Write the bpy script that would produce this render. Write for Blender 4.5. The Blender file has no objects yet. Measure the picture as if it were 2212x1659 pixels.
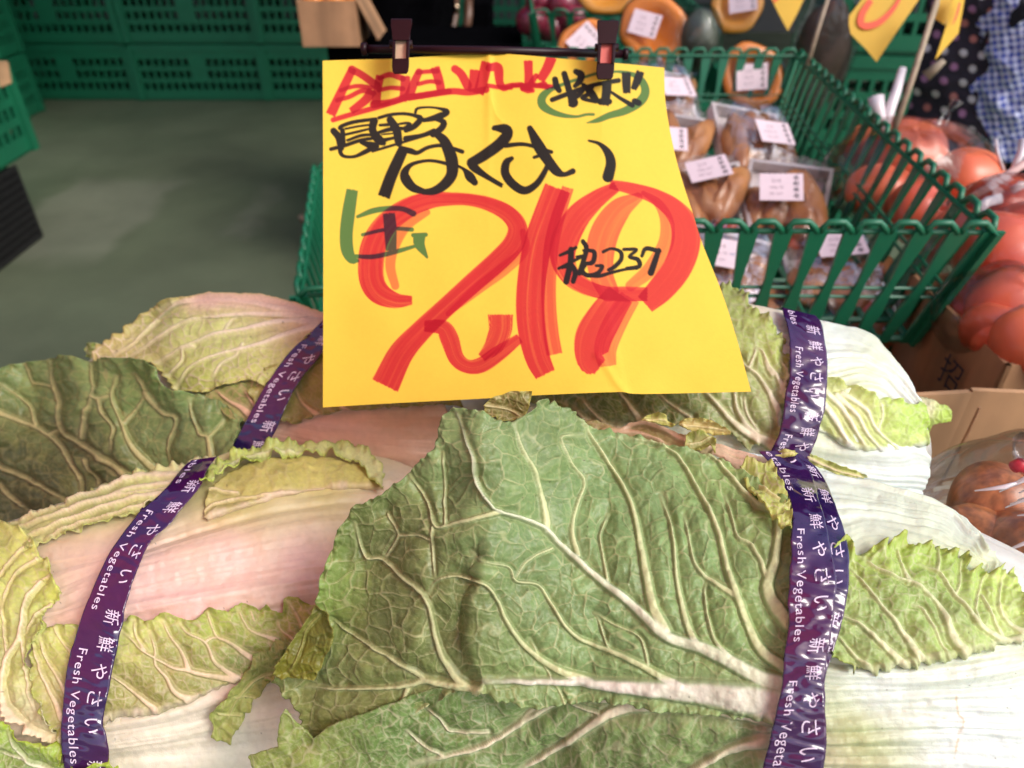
import bpy, bmesh, math, random
import numpy as np
from mathutils import Vector, Matrix

# ------------------------------------------------------------------ camera, sky, sun, exposure
SC = bpy.context.scene
COL = SC.collection
PITCH = math.radians(35)
CAMZ = 1.10
FPX = 1597.0                       # focal length in pixels of the 2212 x 1659 tracing of the photograph
cam_d = bpy.data.cameras.new("camera")
cam = bpy.data.objects.new("camera", cam_d)
COL.objects.link(cam)
cam.location = (0, 0, CAMZ)
cam.rotation_euler = (math.radians(90) - PITCH, 0, 0)
cam_d.sensor_width = 36
cam_d.lens = FPX / 2212 * 36
cam_d.clip_start = 0.02
cam_d.clip_end = 200
cam_d.dof.use_dof = True
cam_d.dof.focus_distance = 0.40
cam_d.dof.aperture_fstop = 8.0
SC.camera = cam

world = bpy.data.worlds.new("World")
SC.world = world
world.use_nodes = True
wn = world.node_tree.nodes
wl = world.node_tree.links
sky = wn.new("ShaderNodeTexSky")
sky.sky_type = 'NISHITA'
sky.sun_disc = False
SUN_EL, SUN_AZ = math.radians(46), math.radians(122)      # azimuth clockwise from +Y: behind the camera, to the right
sky.sun_elevation = SUN_EL
sky.sun_rotation = SUN_AZ
sky.air_density = 1.0
sky.dust_density = 3.0
sky.ozone_density = 1.2
wl.new(sky.outputs[0], wn["Background"].inputs[0])
wn["Background"].inputs[1].default_value = 0.15
sun_d = bpy.data.lights.new("sun", 'SUN')
sun_d.energy = 1.0
sun_d.angle = math.radians(25)
sun_d.color = (1.0, 0.985, 0.965)
sun = bpy.data.objects.new("sun", sun_d)
COL.objects.link(sun)
sun.location = (1, -1, 4)
sv = Vector((math.sin(SUN_AZ) * math.cos(SUN_EL), math.cos(SUN_AZ) * math.cos(SUN_EL), math.sin(SUN_EL)))
sun.rotation_euler = sv.to_track_quat('Z', 'Y').to_euler()
SC.view_settings.view_transform = 'Standard'
SC.view_settings.look = 'None'
SC.view_settings.gamma = 1
SC.view_settings.exposure = 0.70
SC.cycles.use_denoising = True
SC.cycles.max_bounces = 6
SC.cycles.diffuse_bounces = 3
SC.cycles.glossy_bounces = 2
SC.cycles.transmission_bounces = 4
SC.cycles.transparent_max_bounces = 16
SC.cycles.caustics_reflective = False
SC.cycles.caustics_refractive = False
SC.cycles.sample_clamp_indirect = 4

# ------------------------------------------------------------------ tracing helpers
SP, CP = math.sin(PITCH), math.cos(PITCH)

def c2w(X, Y, D):
    """camera space (right, up, depth) to world"""
    return np.stack([X, D * CP + Y * SP, CAMZ - D * SP + Y * CP], -1)

def at(px, py, d):
    px = np.asarray(px, float); py = np.asarray(py, float); d = np.asarray(d, float)
    return c2w((px - 1106) / FPX * d, (829.5 - py) / FPX * d, d)

def atv(px, py, d):
    return Vector(at(px, py, d).tolist())

def on_z(px, py, z):
    """the point where the line of sight through a traced pixel meets the level z"""
    r = at(px, py, 1.0) - np.array([0, 0, CAMZ])
    t = (z - CAMZ) / r[2]
    return Vector((np.array([0, 0, CAMZ]) + r * t).tolist())

def on_y(px, py, y):
    r = at(px, py, 1.0) - np.array([0, 0, CAMZ])
    t = y / r[1]
    return Vector((np.array([0, 0, CAMZ]) + r * t).tolist())

FR = {'A': (0, 553, .33329), 'B': (0, 1050.7, .36674), 'C': (663.6, 829.5, .50013), 'D': (1437.8, 553, .35),
      'E': (1437.8, 1050.7, .36674), 'F': (635.95, 0, .4625), 'G': (1382.5, 0, .375), 'S1': (685.7, 110.6, .225),
      'S2': (1106, 99.5, .2), 'S3': (685.7, 359.45, .30005), 'S4': (1050.7, 359.45, .29992), 'H': (884.8, 829.5, .25),
      'I': (1106, 580.65, .325), 'J': (1935.5, 940.1, .2167), 'K': (1631.35, 580.65, .31668), 'L': (1935.5, 221.2, .26663),
      'M': (1769.6, 0, .26667), 'N': (1824.9, 553, .36657), 'O': (0, 0, .4), 'Q': (1382.5, 55.3, .26672), 'R': (608.3, 0, .275),
      'P': (0, 0, 1.0)}

def Z(f, s):
    """'x,y x,y ...' traced in one enlargement of the photograph -> points of the full tracing"""
    ox, oy, k = FR[f]
    return [(ox + float(a.split(',')[0]) * k, oy + float(a.split(',')[1]) * k) for a in s.split()]

# ------------------------------------------------------------------ noise
def hash2(ix, iy, seed):
    h = (ix.astype(np.int64) * 374761393 + iy.astype(np.int64) * 668265263 + seed * 974634777) & 0xffffffff
    h = ((h ^ (h >> 13)) * 1274126177) & 0xffffffff
    h = ((h ^ (h >> 16)) * 2246822519) & 0xffffffff
    return ((h ^ (h >> 15)) & 0xffffff) / float(0xffffff)

def vnoise(x, y, seed=0):
    ix = np.floor(x); iy = np.floor(y)
    fx = x - ix; fy = y - iy
    fx = fx * fx * fx * (fx * (fx * 6 - 15) + 10); fy = fy * fy * fy * (fy * (fy * 6 - 15) + 10)
    a = hash2(ix, iy, seed); b = hash2(ix + 1, iy, seed); c = hash2(ix, iy + 1, seed); d = hash2(ix + 1, iy + 1, seed)
    return (a + (b - a) * fx) * (1 - fy) + (c + (d - c) * fx) * fy - 0.5

def fbm(x, y, seed=0, n=3):
    r = 0; a = 1.0
    for i in range(n):
        r = r + a * vnoise(x * 2 ** i + 13.7 * i, y * 2 ** i + 7.1 * i, seed + i); a *= .5
    return r

def worley(x, y, seed=0):
    """F1, F2-F1 edge measure and the id of the cell, on a jittered grid"""
    ix = np.floor(x); iy = np.floor(y)
    f1 = np.full(x.shape, 9.0); f2 = np.full(x.shape, 9.0); cid = np.zeros(x.shape)
    for dx in (-1, 0, 1):
        for dy in (-1, 0, 1):
            cx = ix + dx; cy = iy + dy
            px = cx + .15 + .7 * hash2(cx, cy, seed); py = cy + .15 + .7 * hash2(cx, cy, seed + 31)
            d = np.hypot(x - px, y - py)
            m = d < f1
            f2 = np.where(m, f1, np.minimum(f2, d)); cid = np.where(m, hash2(cx, cy, seed + 77), cid); f1 = np.where(m, d, f1)
    return f1, f2 - f1, cid

def smooth(a, b, x):
    t = np.clip((x - a) / (b - a), 0, 1)
    return t * t * (3 - 2 * t)

def catmull(pts, step=6.0, extra=None):
    """smooth line through the points (extra columns, such as widths, go along)"""
    P = np.array(pts, float)
    if extra is not None:
        e = np.array(extra, float)
        if e.size != len(P):
            e = np.interp(np.linspace(0, 1, len(P)), np.linspace(0, 1, e.size), e)
        P = np.column_stack([P, e])
    if len(P) < 3:
        n = max(2, int(np.hypot(*(P[-1, :2] - P[0, :2])) / step))
        t = np.linspace(0, 1, n)[:, None]
        return P[0] * (1 - t) + P[-1] * t
    Q = np.vstack([2 * P[0] - P[1], P, 2 * P[-1] - P[-2]])
    out = []
    for i in range(1, len(Q) - 2):
        n = max(1, int(math.ceil(np.hypot(*(Q[i + 1, :2] - Q[i, :2])) / step)))
        t = np.arange(n)[:, None] / n
        a, b, c, d = Q[i - 1], Q[i], Q[i + 1], Q[i + 2]
        out.append(.5 * (2 * b + (c - a) * t + (2 * a - 5 * b + 4 * c - d) * t ** 2 + (3 * b - a - 3 * c + d) * t ** 3))
    out.append(Q[-2][None])
    return np.vstack(out)

def seg_dist(x, y, line):
    """distance to a polyline, index along it (float), signed side"""
    best = np.full(x.shape, 1e9); tt = np.zeros(x.shape); side = np.zeros(x.shape)
    for i in range(len(line) - 1):
        ax, ay = line[i][:2]; bx, by = line[i + 1][:2]
        dx, dy = bx - ax, by - ay
        L = dx * dx + dy * dy + 1e-9
        t = np.clip(((x - ax) * dx + (y - ay) * dy) / L, 0, 1)
        ex = x - ax - t * dx; ey = y - ay - t * dy
        d = np.hypot(ex, ey)
        m = d < best
        best = np.where(m, d, best); tt = np.where(m, i + t, tt); side = np.where(m, np.sign(dx * ey - dy * ex), side)
    return best, tt, side

def inside(x, y, poly):
    r = np.zeros(x.shape, bool)
    n = len(poly)
    for i in range(n):
        x1, y1 = poly[i]; x2, y2 = poly[(i + 1) % n]
        if y1 == y2:
            continue
        c = ((y1 > y) != (y2 > y)) & (x < (x2 - x1) * (y - y1) / (y2 - y1) + x1)
        r ^= c
    return r

def jag_poly(poly, amp, freq, seed, curve=False, step=3.0):
    P = np.array(poly, float)
    if curve:
        P = catmull(np.vstack([P, P[:1]]), step)[:-1]
    else:
        out = []
        for i in range(len(P)):
            a = P[i]; b = P[(i + 1) % len(P)]
            n = max(1, int(np.hypot(*(b - a)) / step)); t = np.arange(n)[:, None] / n
            out.append(a * (1 - t) + b * t)
        P = np.vstack(out)
    if amp > 0:
        T = np.roll(P, -1, 0) - np.roll(P, 1, 0); N = np.column_stack([-T[:, 1], T[:, 0]]); N /= np.linalg.norm(N, axis=1)[:, None] + 1e-9
        s = np.cumsum(np.hypot(*(P - np.roll(P, 1, 0)).T))
        n = fbm(s / freq, s * 0 + seed * 3.1, seed, 3)
        P = P + N * (amp * n * 1.6)[:, None]
    return P

class Field:
    """smooth scalar or colour field through control values (x, y, value...)"""
    def __init__(self, pts, soft=60.0):
        self.p = np.array([q[:2] for q in pts], float); self.v = np.array([q[2:] for q in pts], float); self.s = soft
    def __call__(self, x, y):
        w = [1 / ((x - a) ** 2 + (y - b) ** 2 + self.s ** 2) ** 1.5 for a, b in self.p]
        W = sum(w)
        return np.stack([sum(wi * vi[k] for wi, vi in zip(w, self.v)) / W for k in range(self.v.shape[1])], -1)

class Flow:
    """scalar field that takes the value i along guide line i (thin plate interpolation)"""
    def __init__(self, guides):
        P, V = [], []
        for i, g in enumerate(guides):
            l = catmull(g, 70)
            for q in l:
                P.append(q[:2]); V.append(i)
        P = np.array(P); V = np.array(V, float)
        self.c = P.mean(0); self.k = 400.0
        P = (P - self.c) / self.k
        n = len(P)
        r2 = ((P[:, None] - P[None]) ** 2).sum(-1)
        K = .5 * r2 * np.log(r2 + 1e-9) + np.eye(n) * 1e-3
        M = np.zeros((n + 3, n + 3)); M[:n, :n] = K; M[:n, n] = 1; M[:n, n + 1:] = P; M[n, :n] = 1; M[n + 1:, :n] = P.T
        self.w = np.linalg.solve(M, np.concatenate([V, np.zeros(3)])); self.P = P
    def __call__(self, x, y):
        X = (x - self.c[0]) / self.k; Y = (y - self.c[1]) / self.k
        n = len(self.P)
        r = self.w[n] + self.w[n + 1] * X + self.w[n + 2] * Y
        for i in range(n):
            r2 = (X - self.P[i, 0]) ** 2 + (Y - self.P[i, 1]) ** 2
            r = r + self.w[i] * .5 * r2 * np.log(r2 + 1e-9)
        return r

# ------------------------------------------------------------------ object helpers
def link(o, parent=None):
    COL.objects.link(o)
    if parent is not None:
        o.parent = parent
    return o

def tag(o, label=None, cat=None, group=None, kind=None):
    if label: o['label'] = label
    if cat: o['category'] = cat
    if group: o['group'] = group
    if kind: o['kind'] = kind
    return o

def empty(name, loc, label=None, cat=None, group=None):
    o = bpy.data.objects.new(name, None)
    o.empty_display_size = .05
    link(o); o.location = loc
    tag(o, label, cat, group)
    bpy.context.view_layer.update()
    return o

def put(o, parent):
    """child of an Empty that only has a location, mesh given in world coordinates"""
    o.parent = parent
    o.matrix_parent_inverse = parent.matrix_world.inverted()
    return o

def mesh_np(name, V, F, mats=None, colors=None, parent=None, smoothf=True):
    me = bpy.data.meshes.new(name)
    V = np.asarray(V, np.float32); 
    F = np.asarray(F, np.int32)
    me.vertices.add(len(V)); me.vertices.foreach_set('co', V.ravel())
    k = F.shape[1]
    me.loops.add(F.size); me.loops.foreach_set('vertex_index', F.ravel())
    me.polygons.add(len(F)); me.polygons.foreach_set('loop_start', np.arange(len(F), dtype=np.int32) * k)
    me.polygons.foreach_set('use_smooth', np.full(len(F), smoothf))
    me.update(calc_edges=True)
    if colors is not None:
        a = me.color_attributes.new('Col', 'FLOAT_COLOR', 'POINT')
        c = np.ones((len(V), 4), np.float32); c[:, :3] = colors
        a.data.foreach_set('color', c.ravel())
    o = bpy.data.objects.new(name, me)
    link(o)
    if mats is not None: me.materials.append(mats)
    if parent is not None: put(o, parent)
    return o

# ------------------------------------------------------------------ materials
MATS = {}
def material(name, color=(.5, .5, .5), rough=.5, noise=0.0, nscale=30.0, bump=0.0, bscale=200.0, metal=0, trans=0.0,
             vcol=False, sss=0.0, sheen=0.0, coat=0.0, alpha=1.0, translucent=0.0, emit=None, spec=.5, rvar=0.0, color2=None):
    m = bpy.data.materials.new(name); m.use_nodes = True
    nt = m.node_tree; N = nt.nodes; L = nt.links
    b = N['Principled BSDF']; out = N['Material Output']
    b.inputs['Roughness'].default_value = rough; b.inputs['Metallic'].default_value = metal
    b.inputs['Specular IOR Level'].default_value = spec
    tc = N.new('ShaderNodeTexCoord')
    if vcol:
        a = N.new('ShaderNodeAttribute'); a.attribute_name = 'Col'; src = a.outputs['Color']
    else:
        r = N.new('ShaderNodeRGB'); r.outputs[0].default_value = (*color, 1); src = r.outputs[0]
    if noise > 0:
        n = N.new('ShaderNodeTexNoise'); n.inputs['Scale'].default_value = nscale; n.inputs['Detail'].default_value = 5
        L.new(tc.outputs['Object'], n.inputs['Vector'])
        if color2 is not None:
            mr = N.new('ShaderNodeMapRange'); mr.inputs['From Min'].default_value = .35; mr.inputs['From Max'].default_value = .65
            L.new(n.outputs['Fac'], mr.inputs['Value'])
            mx = N.new('ShaderNodeMix'); mx.data_type = 'RGBA'
            mm = N.new('ShaderNodeMath'); mm.operation = 'MULTIPLY'; mm.inputs[1].default_value = noise
            L.new(mr.outputs[0], mm.inputs[0]); L.new(mm.outputs[0], mx.inputs['Factor'])
            L.new(src, mx.inputs['A']); mx.inputs['B'].default_value = (*color2, 1); src = mx.outputs['Result']
        else:
            mr = N.new('ShaderNodeMapRange'); mr.inputs['From Min'].default_value = .25; mr.inputs['From Max'].default_value = .75
            mr.inputs['To Min'].default_value = 1 - noise; mr.inputs['To Max'].default_value = 1 + noise
            L.new(n.outputs['Fac'], mr.inputs['Value'])
            v = N.new('ShaderNodeVectorMath'); v.operation = 'SCALE'
            L.new(src, v.inputs[0]); L.new(mr.outputs[0], v.inputs['Scale']); src = v.outputs[0]
    L.new(src, b.inputs['Base Color'])
    if rvar > 0:
        n3 = N.new('ShaderNodeTexNoise'); n3.inputs['Scale'].default_value = nscale * 1.7
        L.new(tc.outputs['Object'], n3.inputs['Vector'])
        m3 = N.new('ShaderNodeMapRange'); m3.inputs['From Min'].default_value = .3; m3.inputs['From Max'].default_value = .7
        m3.inputs['To Min'].default_value = max(0, rough - rvar); m3.inputs['To Max'].default_value = min(1, rough + rvar)
        L.new(n3.outputs['Fac'], m3.inputs['Value']); L.new(m3.outputs[0], b.inputs['Roughness'])
    if bump > 0:
        n2 = N.new('ShaderNodeTexNoise'); n2.inputs['Scale'].default_value = bscale; n2.inputs['Detail'].default_value = 4
        L.new(tc.outputs['Object'], n2.inputs['Vector'])
        bp = N.new('ShaderNodeBump'); bp.inputs['Strength'].default_value = 1.0; bp.inputs['Distance'].default_value = bump
        L.new(n2.outputs['Fac'], bp.inputs['Height']); L.new(bp.outputs[0], b.inputs['Normal'])
    if sss > 0:
        b.inputs['Subsurface Weight'].default_value = sss; b.inputs['Subsurface Radius'].default_value = (1, .7, .35)
        b.inputs['Subsurface Scale'].default_value = .004
    if sheen > 0:
        b.inputs['Sheen Weight'].default_value = sheen; b.inputs['Sheen Roughness'].default_value = .4
    if coat > 0:
        b.inputs['Coat Weight'].default_value = coat; b.inputs['Coat Roughness'].default_value = .08
    if trans > 0:
        b.inputs['Transmission Weight'].default_value = trans
    if alpha < 1:
        b.inputs['Alpha'].default_value = alpha
    if translucent > 0:
        t = N.new('ShaderNodeBsdfTranslucent'); L.new(src, t.inputs['Color'])
        mx = N.new('ShaderNodeMixShader'); mx.inputs[0].default_value = translucent
        L.new(b.outputs[0], mx.inputs[1]); L.new(t.outputs[0], mx.inputs[2]); L.new(mx.outputs[0], out.inputs['Surface'])
    if emit:
        b.inputs['Emission Color'].default_value = (*emit[0], 1); b.inputs['Emission Strength'].default_value = emit[1]
    MATS[name] = m
    return m

M_leaf = material('cabbage leaf', vcol=True, rough=.36, noise=.10, nscale=400, bump=.00018, bscale=900, spec=.32, translucent=.12, rvar=.1)
M_rib = material('cabbage petiole', vcol=True, rough=.34, noise=.05, nscale=250, bump=.0002, bscale=1400, sss=.25, sheen=.1)
M_tape = material('purple tape film', (.018, .008, .070), rough=.10, noise=.8, nscale=13, color2=(.085, .004, .055), bump=.0022, bscale=16, coat=.8)
M_tapeink = material('tape print', (.72, .62, .78), rough=.35, noise=.06, nscale=400)
M_paper = material('yellow sign paper', vcol=True, rough=.62, noise=.02, nscale=300, bump=.0001, bscale=700, translucent=.18, spec=.35)

def S(r, g, b, k=1.0):
    f = lambda c: (c / 255 / 12.92 if c <= 10 else ((c / 255 + .055) / 1.055) ** 2.4) * k
    return (f(r), f(g), f(b))

# ------------------------------------------------------------------ cabbage leaves: sheets with real ribs, veins, blisters and ragged rims
WH0 = (.66, .68, .62)
class Head:
    """rounded body of a cabbage head, camera space ellipsoid of revolution"""
    def __init__(self, px, py, d, axis, L, R):
        self.c = np.array([(px - 1106) / FPX * d, (829.5 - py) / FPX * d, d])
        a = np.array(axis, float); self.a = a / np.linalg.norm(a); self.L, self.R = L, R
        aa = np.outer(self.a, self.a); self.M = aa / L ** 2 + (np.eye(3) - aa) / R ** 2
    def __call__(self, x, y):
        r = np.stack([(x - 1106) / FPX, (829.5 - y) / FPX, np.ones_like(x)], -1)
        Mr = r @ self.M
        rr = (Mr * r).sum(-1); rc = Mr @ self.c; cc = self.c @ self.M @ self.c
        disc = rc ** 2 - rr * (cc - 1)
        lim = 10.0
        disc = np.where(disc > lim, disc, lim * np.exp((disc - lim) / lim))
        return (rc - np.sqrt(disc)) / rr
    def mesh(self, name, parent, mat, k=.965, col=(.7, .72, .55)):
        u = np.array([1., 0, 0]) if abs(self.a[0]) < .9 else np.array([0, 1., 0])
        b = np.cross(self.a, u); b /= np.linalg.norm(b); c = np.cross(self.a, b)
        n, m = 200, 90
        th = np.linspace(0, 2 * math.pi, n, endpoint=False); ph = np.linspace(0, math.pi, m)
        T, Pp = np.meshgrid(th, ph)
        v = T / (2 * math.pi) * 26; vn = np.minimum(np.abs(vnoise(v, Pp * 1.2, 7)), np.abs(vnoise(v - 26, Pp * 1.2, 7))); rn = fbm(v * 3.1, Pp * 3, 8, 2)
        rib = 1 + .045 * vn + .006 * rn + .02 * np.sin(T * 3 + Pp)
        X = self.c + self.a * (self.L * k * np.cos(Pp))[..., None] + (b * np.cos(T)[..., None] + c * np.sin(T)[..., None]) * (self.R * k * np.sin(Pp) * rib)[..., None]
        W = c2w(X[..., 0], X[..., 1], X[..., 2]).reshape(-1, 3)
        F = []
        for i in range(m - 1):
            for j in range(n):
                F.append((i * n + j, i * n + (j + 1) % n, (i + 1) * n + (j + 1) % n, (i + 1) * n + j))
        cc = np.array(WH0) * (1 - .22 * np.exp(-vn / .04))[..., None] * (1 + .05 * rn)[..., None]; g_ = smooth(1.9, 2.9, Pp)[..., None]; cc = (cc * (1 - g_ * .8) + np.array(S(176, 190, 104, .85)) * g_ * .8).reshape(-1, 3)
        return mesh_np(name, W, F, mat, cc, parent)

def grid_mesh(name, x, y, D, H, keep, C, mat, parent, skirt=.0012):
    """regular traced grid -> sheet displaced along its own normal by H, with a rim of real thickness"""
    W = c2w((x - 1106) / FPX * D, (829.5 - y) / FPX * D, D)
    gx = np.gradient(W, axis=1); gy = np.gradient(W, axis=0)
    N = np.cross(gy, gx); N /= np.linalg.norm(N, axis=-1)[..., None] + 1e-12
    tocam = np.array([0, 0, CAMZ]) - W
    s = np.sign((N * tocam).sum(-1)); N *= s[..., None]
    W = W + N * H[..., None]
    ny, nx = x.shape
    idx = np.arange(ny * nx).reshape(ny, nx)
    q = np.stack([idx[:-1, :-1], idx[1:, :-1], idx[1:, 1:], idx[:-1, 1:]], -1)[keep]
    # boundary edges
    E = np.concatenate([q[:, [0, 1]], q[:, [1, 2]], q[:, [2, 3]], q[:, [3, 0]]])
    key = np.minimum(E[:, 0], E[:, 1]) * (ny * nx) + np.maximum(E[:, 0], E[:, 1])
    u, inv, cnt = np.unique(key, return_inverse=True, return_counts=True)
    B = E[cnt[inv] == 1]
    used, inv2 = np.unique(q, return_inverse=True)
    V = W.reshape(-1, 3)[used]; Cc = C.reshape(-1, 3)[used]; Nn = N.reshape(-1, 3)[used]
    F = inv2.reshape(q.shape)
    if skirt > 0 and len(B):
        remap = np.full(ny * nx, -1); remap[used] = np.arange(len(used))
        b = remap[B]; bu, binv = np.unique(b, return_inverse=True); binv = binv.reshape(b.shape)
        V2 = V[bu] - Nn[bu] * skirt
        base = len(V)
        V = np.vstack([V, V2]); Cc = np.vstack([Cc, Cc[bu]])
        F = np.vstack([F, np.column_stack([b[:, 1], b[:, 0], base + binv[:, 0], base + binv[:, 1]])])
    return mesh_np(name, V, F, mat, Cc, parent)

VPALE = S(232, 232, 196, .84)
def leaf(name, parent, poly, depth, off=.002, step=2.4, base=None, soft=60, veins=(), vcol=VPALE, net=(34, 13), netk=(.55, .3), puff=1.4,
         flow=None, streak=0.0, sfreq=5.0, crumple=.8, jag=(2.0, 14), curve=False, ruffle=(0, 20), edge=None, mat=None, seed=1,
         lift=(), warp=.35, aniso=(0, 1.0), cellvar=.08, clip=True, vary=.12, halo=1.0, extra=None, skirt=.0012, scars=(), root=(), vw=.92, bright=1.18):
    P = jag_poly(poly, jag[0], jag[1], seed, curve)
    if clip:
        P = np.column_stack([np.clip(P[:, 0], -150, 2330), np.clip(P[:, 1], -60, 1712)])
    x0, y0 = P.min(0) - 2 * step; x1, y1 = P.max(0) + 2 * step
    xs = np.arange(x0, x1 + step, step); ys = np.arange(y0, y1 + step, step)
    x, y = np.meshgrid(xs, ys)
    cx = (x[:-1, :-1] + x[1:, 1:]) / 2; cy = (y[:-1, :-1] + y[1:, 1:]) / 2
    keep = inside(cx, cy, P)
    # snap rim vertices to the outline
    cnt = np.zeros(x.shape, int)
    k = keep.astype(int)
    cnt[:-1, :-1] += k; cnt[1:, :-1] += k; cnt[:-1, 1:] += k; cnt[1:, 1:] += k
    rim = (cnt > 0) & (cnt < 4)
    rx, ry = x[rim], y[rim]
    A = P; Bq = np.roll(P, -1, 0); d = Bq - A; L2 = (d ** 2).sum(1) + 1e-9
    bx, by = rx.copy(), ry.copy()
    for s0 in range(0, len(rx), 4000):
        X = rx[s0:s0 + 4000, None]; Y = ry[s0:s0 + 4000, None]
        t = np.clip(((X - A[:, 0]) * d[:, 0] + (Y - A[:, 1]) * d[:, 1]) / L2, 0, 1)
        qx = A[:, 0] + t * d[:, 0]; qy = A[:, 1] + t * d[:, 1]
        dd = (X - qx) ** 2 + (Y - qy) ** 2
        j = dd.argmin(1); rr = np.arange(len(j))
        ok = dd[rr, j] < (1.3 * step) ** 2
        bx[s0:s0 + 4000] = np.where(ok, qx[rr, j], X[:, 0]); by[s0:s0 + 4000] = np.where(ok, qy[rr, j], Y[:, 0])
    x = x.copy(); y = y.copy(); x[rim] = bx; y[rim] = by
    # distance to the rim (coarse chamfer by repeated erosion)
    ed = np.full(x.shape, 0.0); cur = cnt == 4
    W0 = (cnt > 0)
    for i in range(12):
        ed += cur
        n = cur.copy(); n[1:] &= cur[:-1]; n[:-1] &= cur[1:]; n[:, 1:] &= cur[:, :-1]; n[:, :-1] &= cur[:, 1:]
        cur = n
    ed *= step
    D = depth(x, y) - off
    for (lx, ly, lr, ld) in lift:
        D = D - ld * np.exp(-((x - lx) ** 2 + (y - ly) ** 2) / lr ** 2)
    rootf = np.zeros(x.shape); rootc = None; sink = np.zeros(x.shape)
    for (rp, rr_, rc_) in root:
        dd, _, _ = seg_dist(x, y, catmull(rp, 20)); g_ = smooth(rr_, rr_ * .15, dd + 8 * fbm(x / 20, y / 20, seed + 7, 2))
        rootf = np.maximum(rootf, g_); rootc = rc_
        sink = np.maximum(sink, smooth(rr_ * .6, rr_ * .1, dd)); D = D + (off + .003) * smooth(rr_ * .6, rr_ * .1, dd)
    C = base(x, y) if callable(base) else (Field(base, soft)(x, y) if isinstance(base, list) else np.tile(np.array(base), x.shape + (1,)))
    C = C * np.array([.96, 1.02, 1.0]) * (bright if mat is None else 1.0)
    H = np.zeros(x.shape)
    wx = x + net[0] * warp * 2 * fbm(x / net[0] / 1.5, y / net[0] / 1.5, seed + 5, 2)
    wy = y + net[0] * warp * 2 * fbm(x / net[0] / 1.5 + 40, y / net[0] / 1.5, seed + 9, 2)
    ang, an = aniso
    ca, sa = math.cos(math.radians(ang)), math.sin(math.radians(ang))
    ux, uy = (wx * ca + wy * sa) / an, (-wx * sa + wy * ca)
    # main ribs and veins
    vm = np.zeros(x.shape); big = np.zeros(x.shape); VC = np.tile(np.clip(np.array(vcol, float) * np.array([1.22, 1.2, 1.3]), 0, .9), x.shape + (1,)); dmin = np.full(x.shape, 70.0)
    for v in veins:
        pts, w0, w1, hh = v[:4]
        ln = catmull(pts, 9)
        n = len(ln)
        # slight wander so that veins never look ruled
        T = np.gradient(ln, axis=0); nn = np.column_stack([-T[:, 1], T[:, 0]]); nn /= np.linalg.norm(nn, axis=1)[:, None] + 1e-9
        ss = np.arange(n) * 9.0
        ln = ln + nn * (1.6 * fbm(ss / 26, ss * 0 + seed + w0, seed + 3, 2))[:, None]
        m = max(60, 4.2 * max(w0, w1) + 6)
        bb = (x > ln[:, 0].min() - m) & (x < ln[:, 0].max() + m) & (y > ln[:, 1].min() - m) & (y < ln[:, 1].max() + m)
        if not bb.any(): continue
        dd, tt, _ = seg_dist(x[bb], y[bb], ln)
        w = (w1 * .62 + (w0 * (1.45 if w0 > 4 else 1.1) - w1 * .62) * (1 - tt / (n - 1)) ** 1.7) * vw; w = np.maximum(w, 2.1)
        core = np.exp(-(dd / (w * .62)) ** 2 * .8) 
        sh = smooth(1.05, .55, dd / w)
        prof = np.sqrt(np.clip(1 - (dd / (w * 1.15)) ** 2, 0, 1))
        H[bb] = np.maximum(H[bb], hh * .001 * prof * smooth(1.02, .8, tt / (n - 1)))
        kv = (.82 + .18 * smooth(2, 8, w)) * smooth(1.0, .86, tt / (n - 1)) * (.85 + .3 * fbm(tt / 6., tt * 0, seed + 2, 2)); vm[bb] = np.maximum(vm[bb], np.maximum(sh * kv, .32 * halo * np.exp(-(dd / (w * 1.6 + 2)) ** 2)))
        dmin[bb] = np.minimum(dmin[bb], np.maximum(dd - w, 0) * (9. / (4. + max(w0, 3))) ** .5)
        if len(v) > 4:
            f_ = smooth(w * 1.6, w * .8, dd)[..., None]; VC[bb] = VC[bb] * (1 - f_) + np.array(v[4]) * f_
        big[bb] = np.maximum(big[bb], np.exp(-(dd / (w * 1.3 + 4)) ** 2))
    if veins and net[0] > 0:
        H = H + puff * .001 * (.95 * (1 - np.exp(-(dmin / 20.) ** 2)) - .35 * np.exp(-((dmin - 3) / 4.) ** 2) * (1 - vm))
    # network of small veins, blade blistered between them
    if net[0] > 0:
        c1, c2 = net
        f1, e1, id1 = worley(ux / c1, uy / c1, seed)
        e1 = e1 * c1 * .5
        wx2 = wx + 5 * fbm(x / 11, y / 11, seed + 21, 2); wy2 = wy + 5 * fbm(x / 11 + 9, y / 11, seed + 22, 2)
        ux2, uy2 = (wx2 * ca + wy2 * sa) / an, (-wx2 * sa + wy2 * ca)
        f2, e2, id2 = worley(ux2 / c2, uy2 / c2, seed + 50)
        e2 = e2 * c2 * .5
        l1 = smooth(1.9, .4, e1) * netk[0] * (.6 + .8 * np.clip(fbm(x / 60, y / 60, seed + 70, 2) + .5, 0, 1)); l2 = smooth(1.3, .2, e2) * netk[1]
        dome = (1 - np.exp(-e1 / (c1 * .20))) * (1.25 * id1 - .25) * .00075 * puff + (1 - np.exp(-e2 / (c2 * .22))) * (1.2 * id2 - .3) * .00026 * puff
        H = H + dome * (1 - big)
        C = C * (1 + cellvar * 2 * (id1 - .5) + cellvar * 1.2 * (id2 - .5))[..., None]
        ln_ = np.clip(np.maximum(l1, l2), 0, 1) * (1 - big * .8)
        C = C * (1 - ln_[..., None]) + (np.array(vcol) * .8) * ln_[..., None]
        H = H + (smooth(3.4, .3, e1) * .55 + smooth(2.2, .2, e2) * .16) * .001 * (1 - big)
    C = C * (1 + vary * 1.6 * fbm(x / 70, y / 70, seed + 12, 3) + vary * .7 * fbm(x / 9, y / 9, seed + 14, 2))[..., None]
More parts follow.
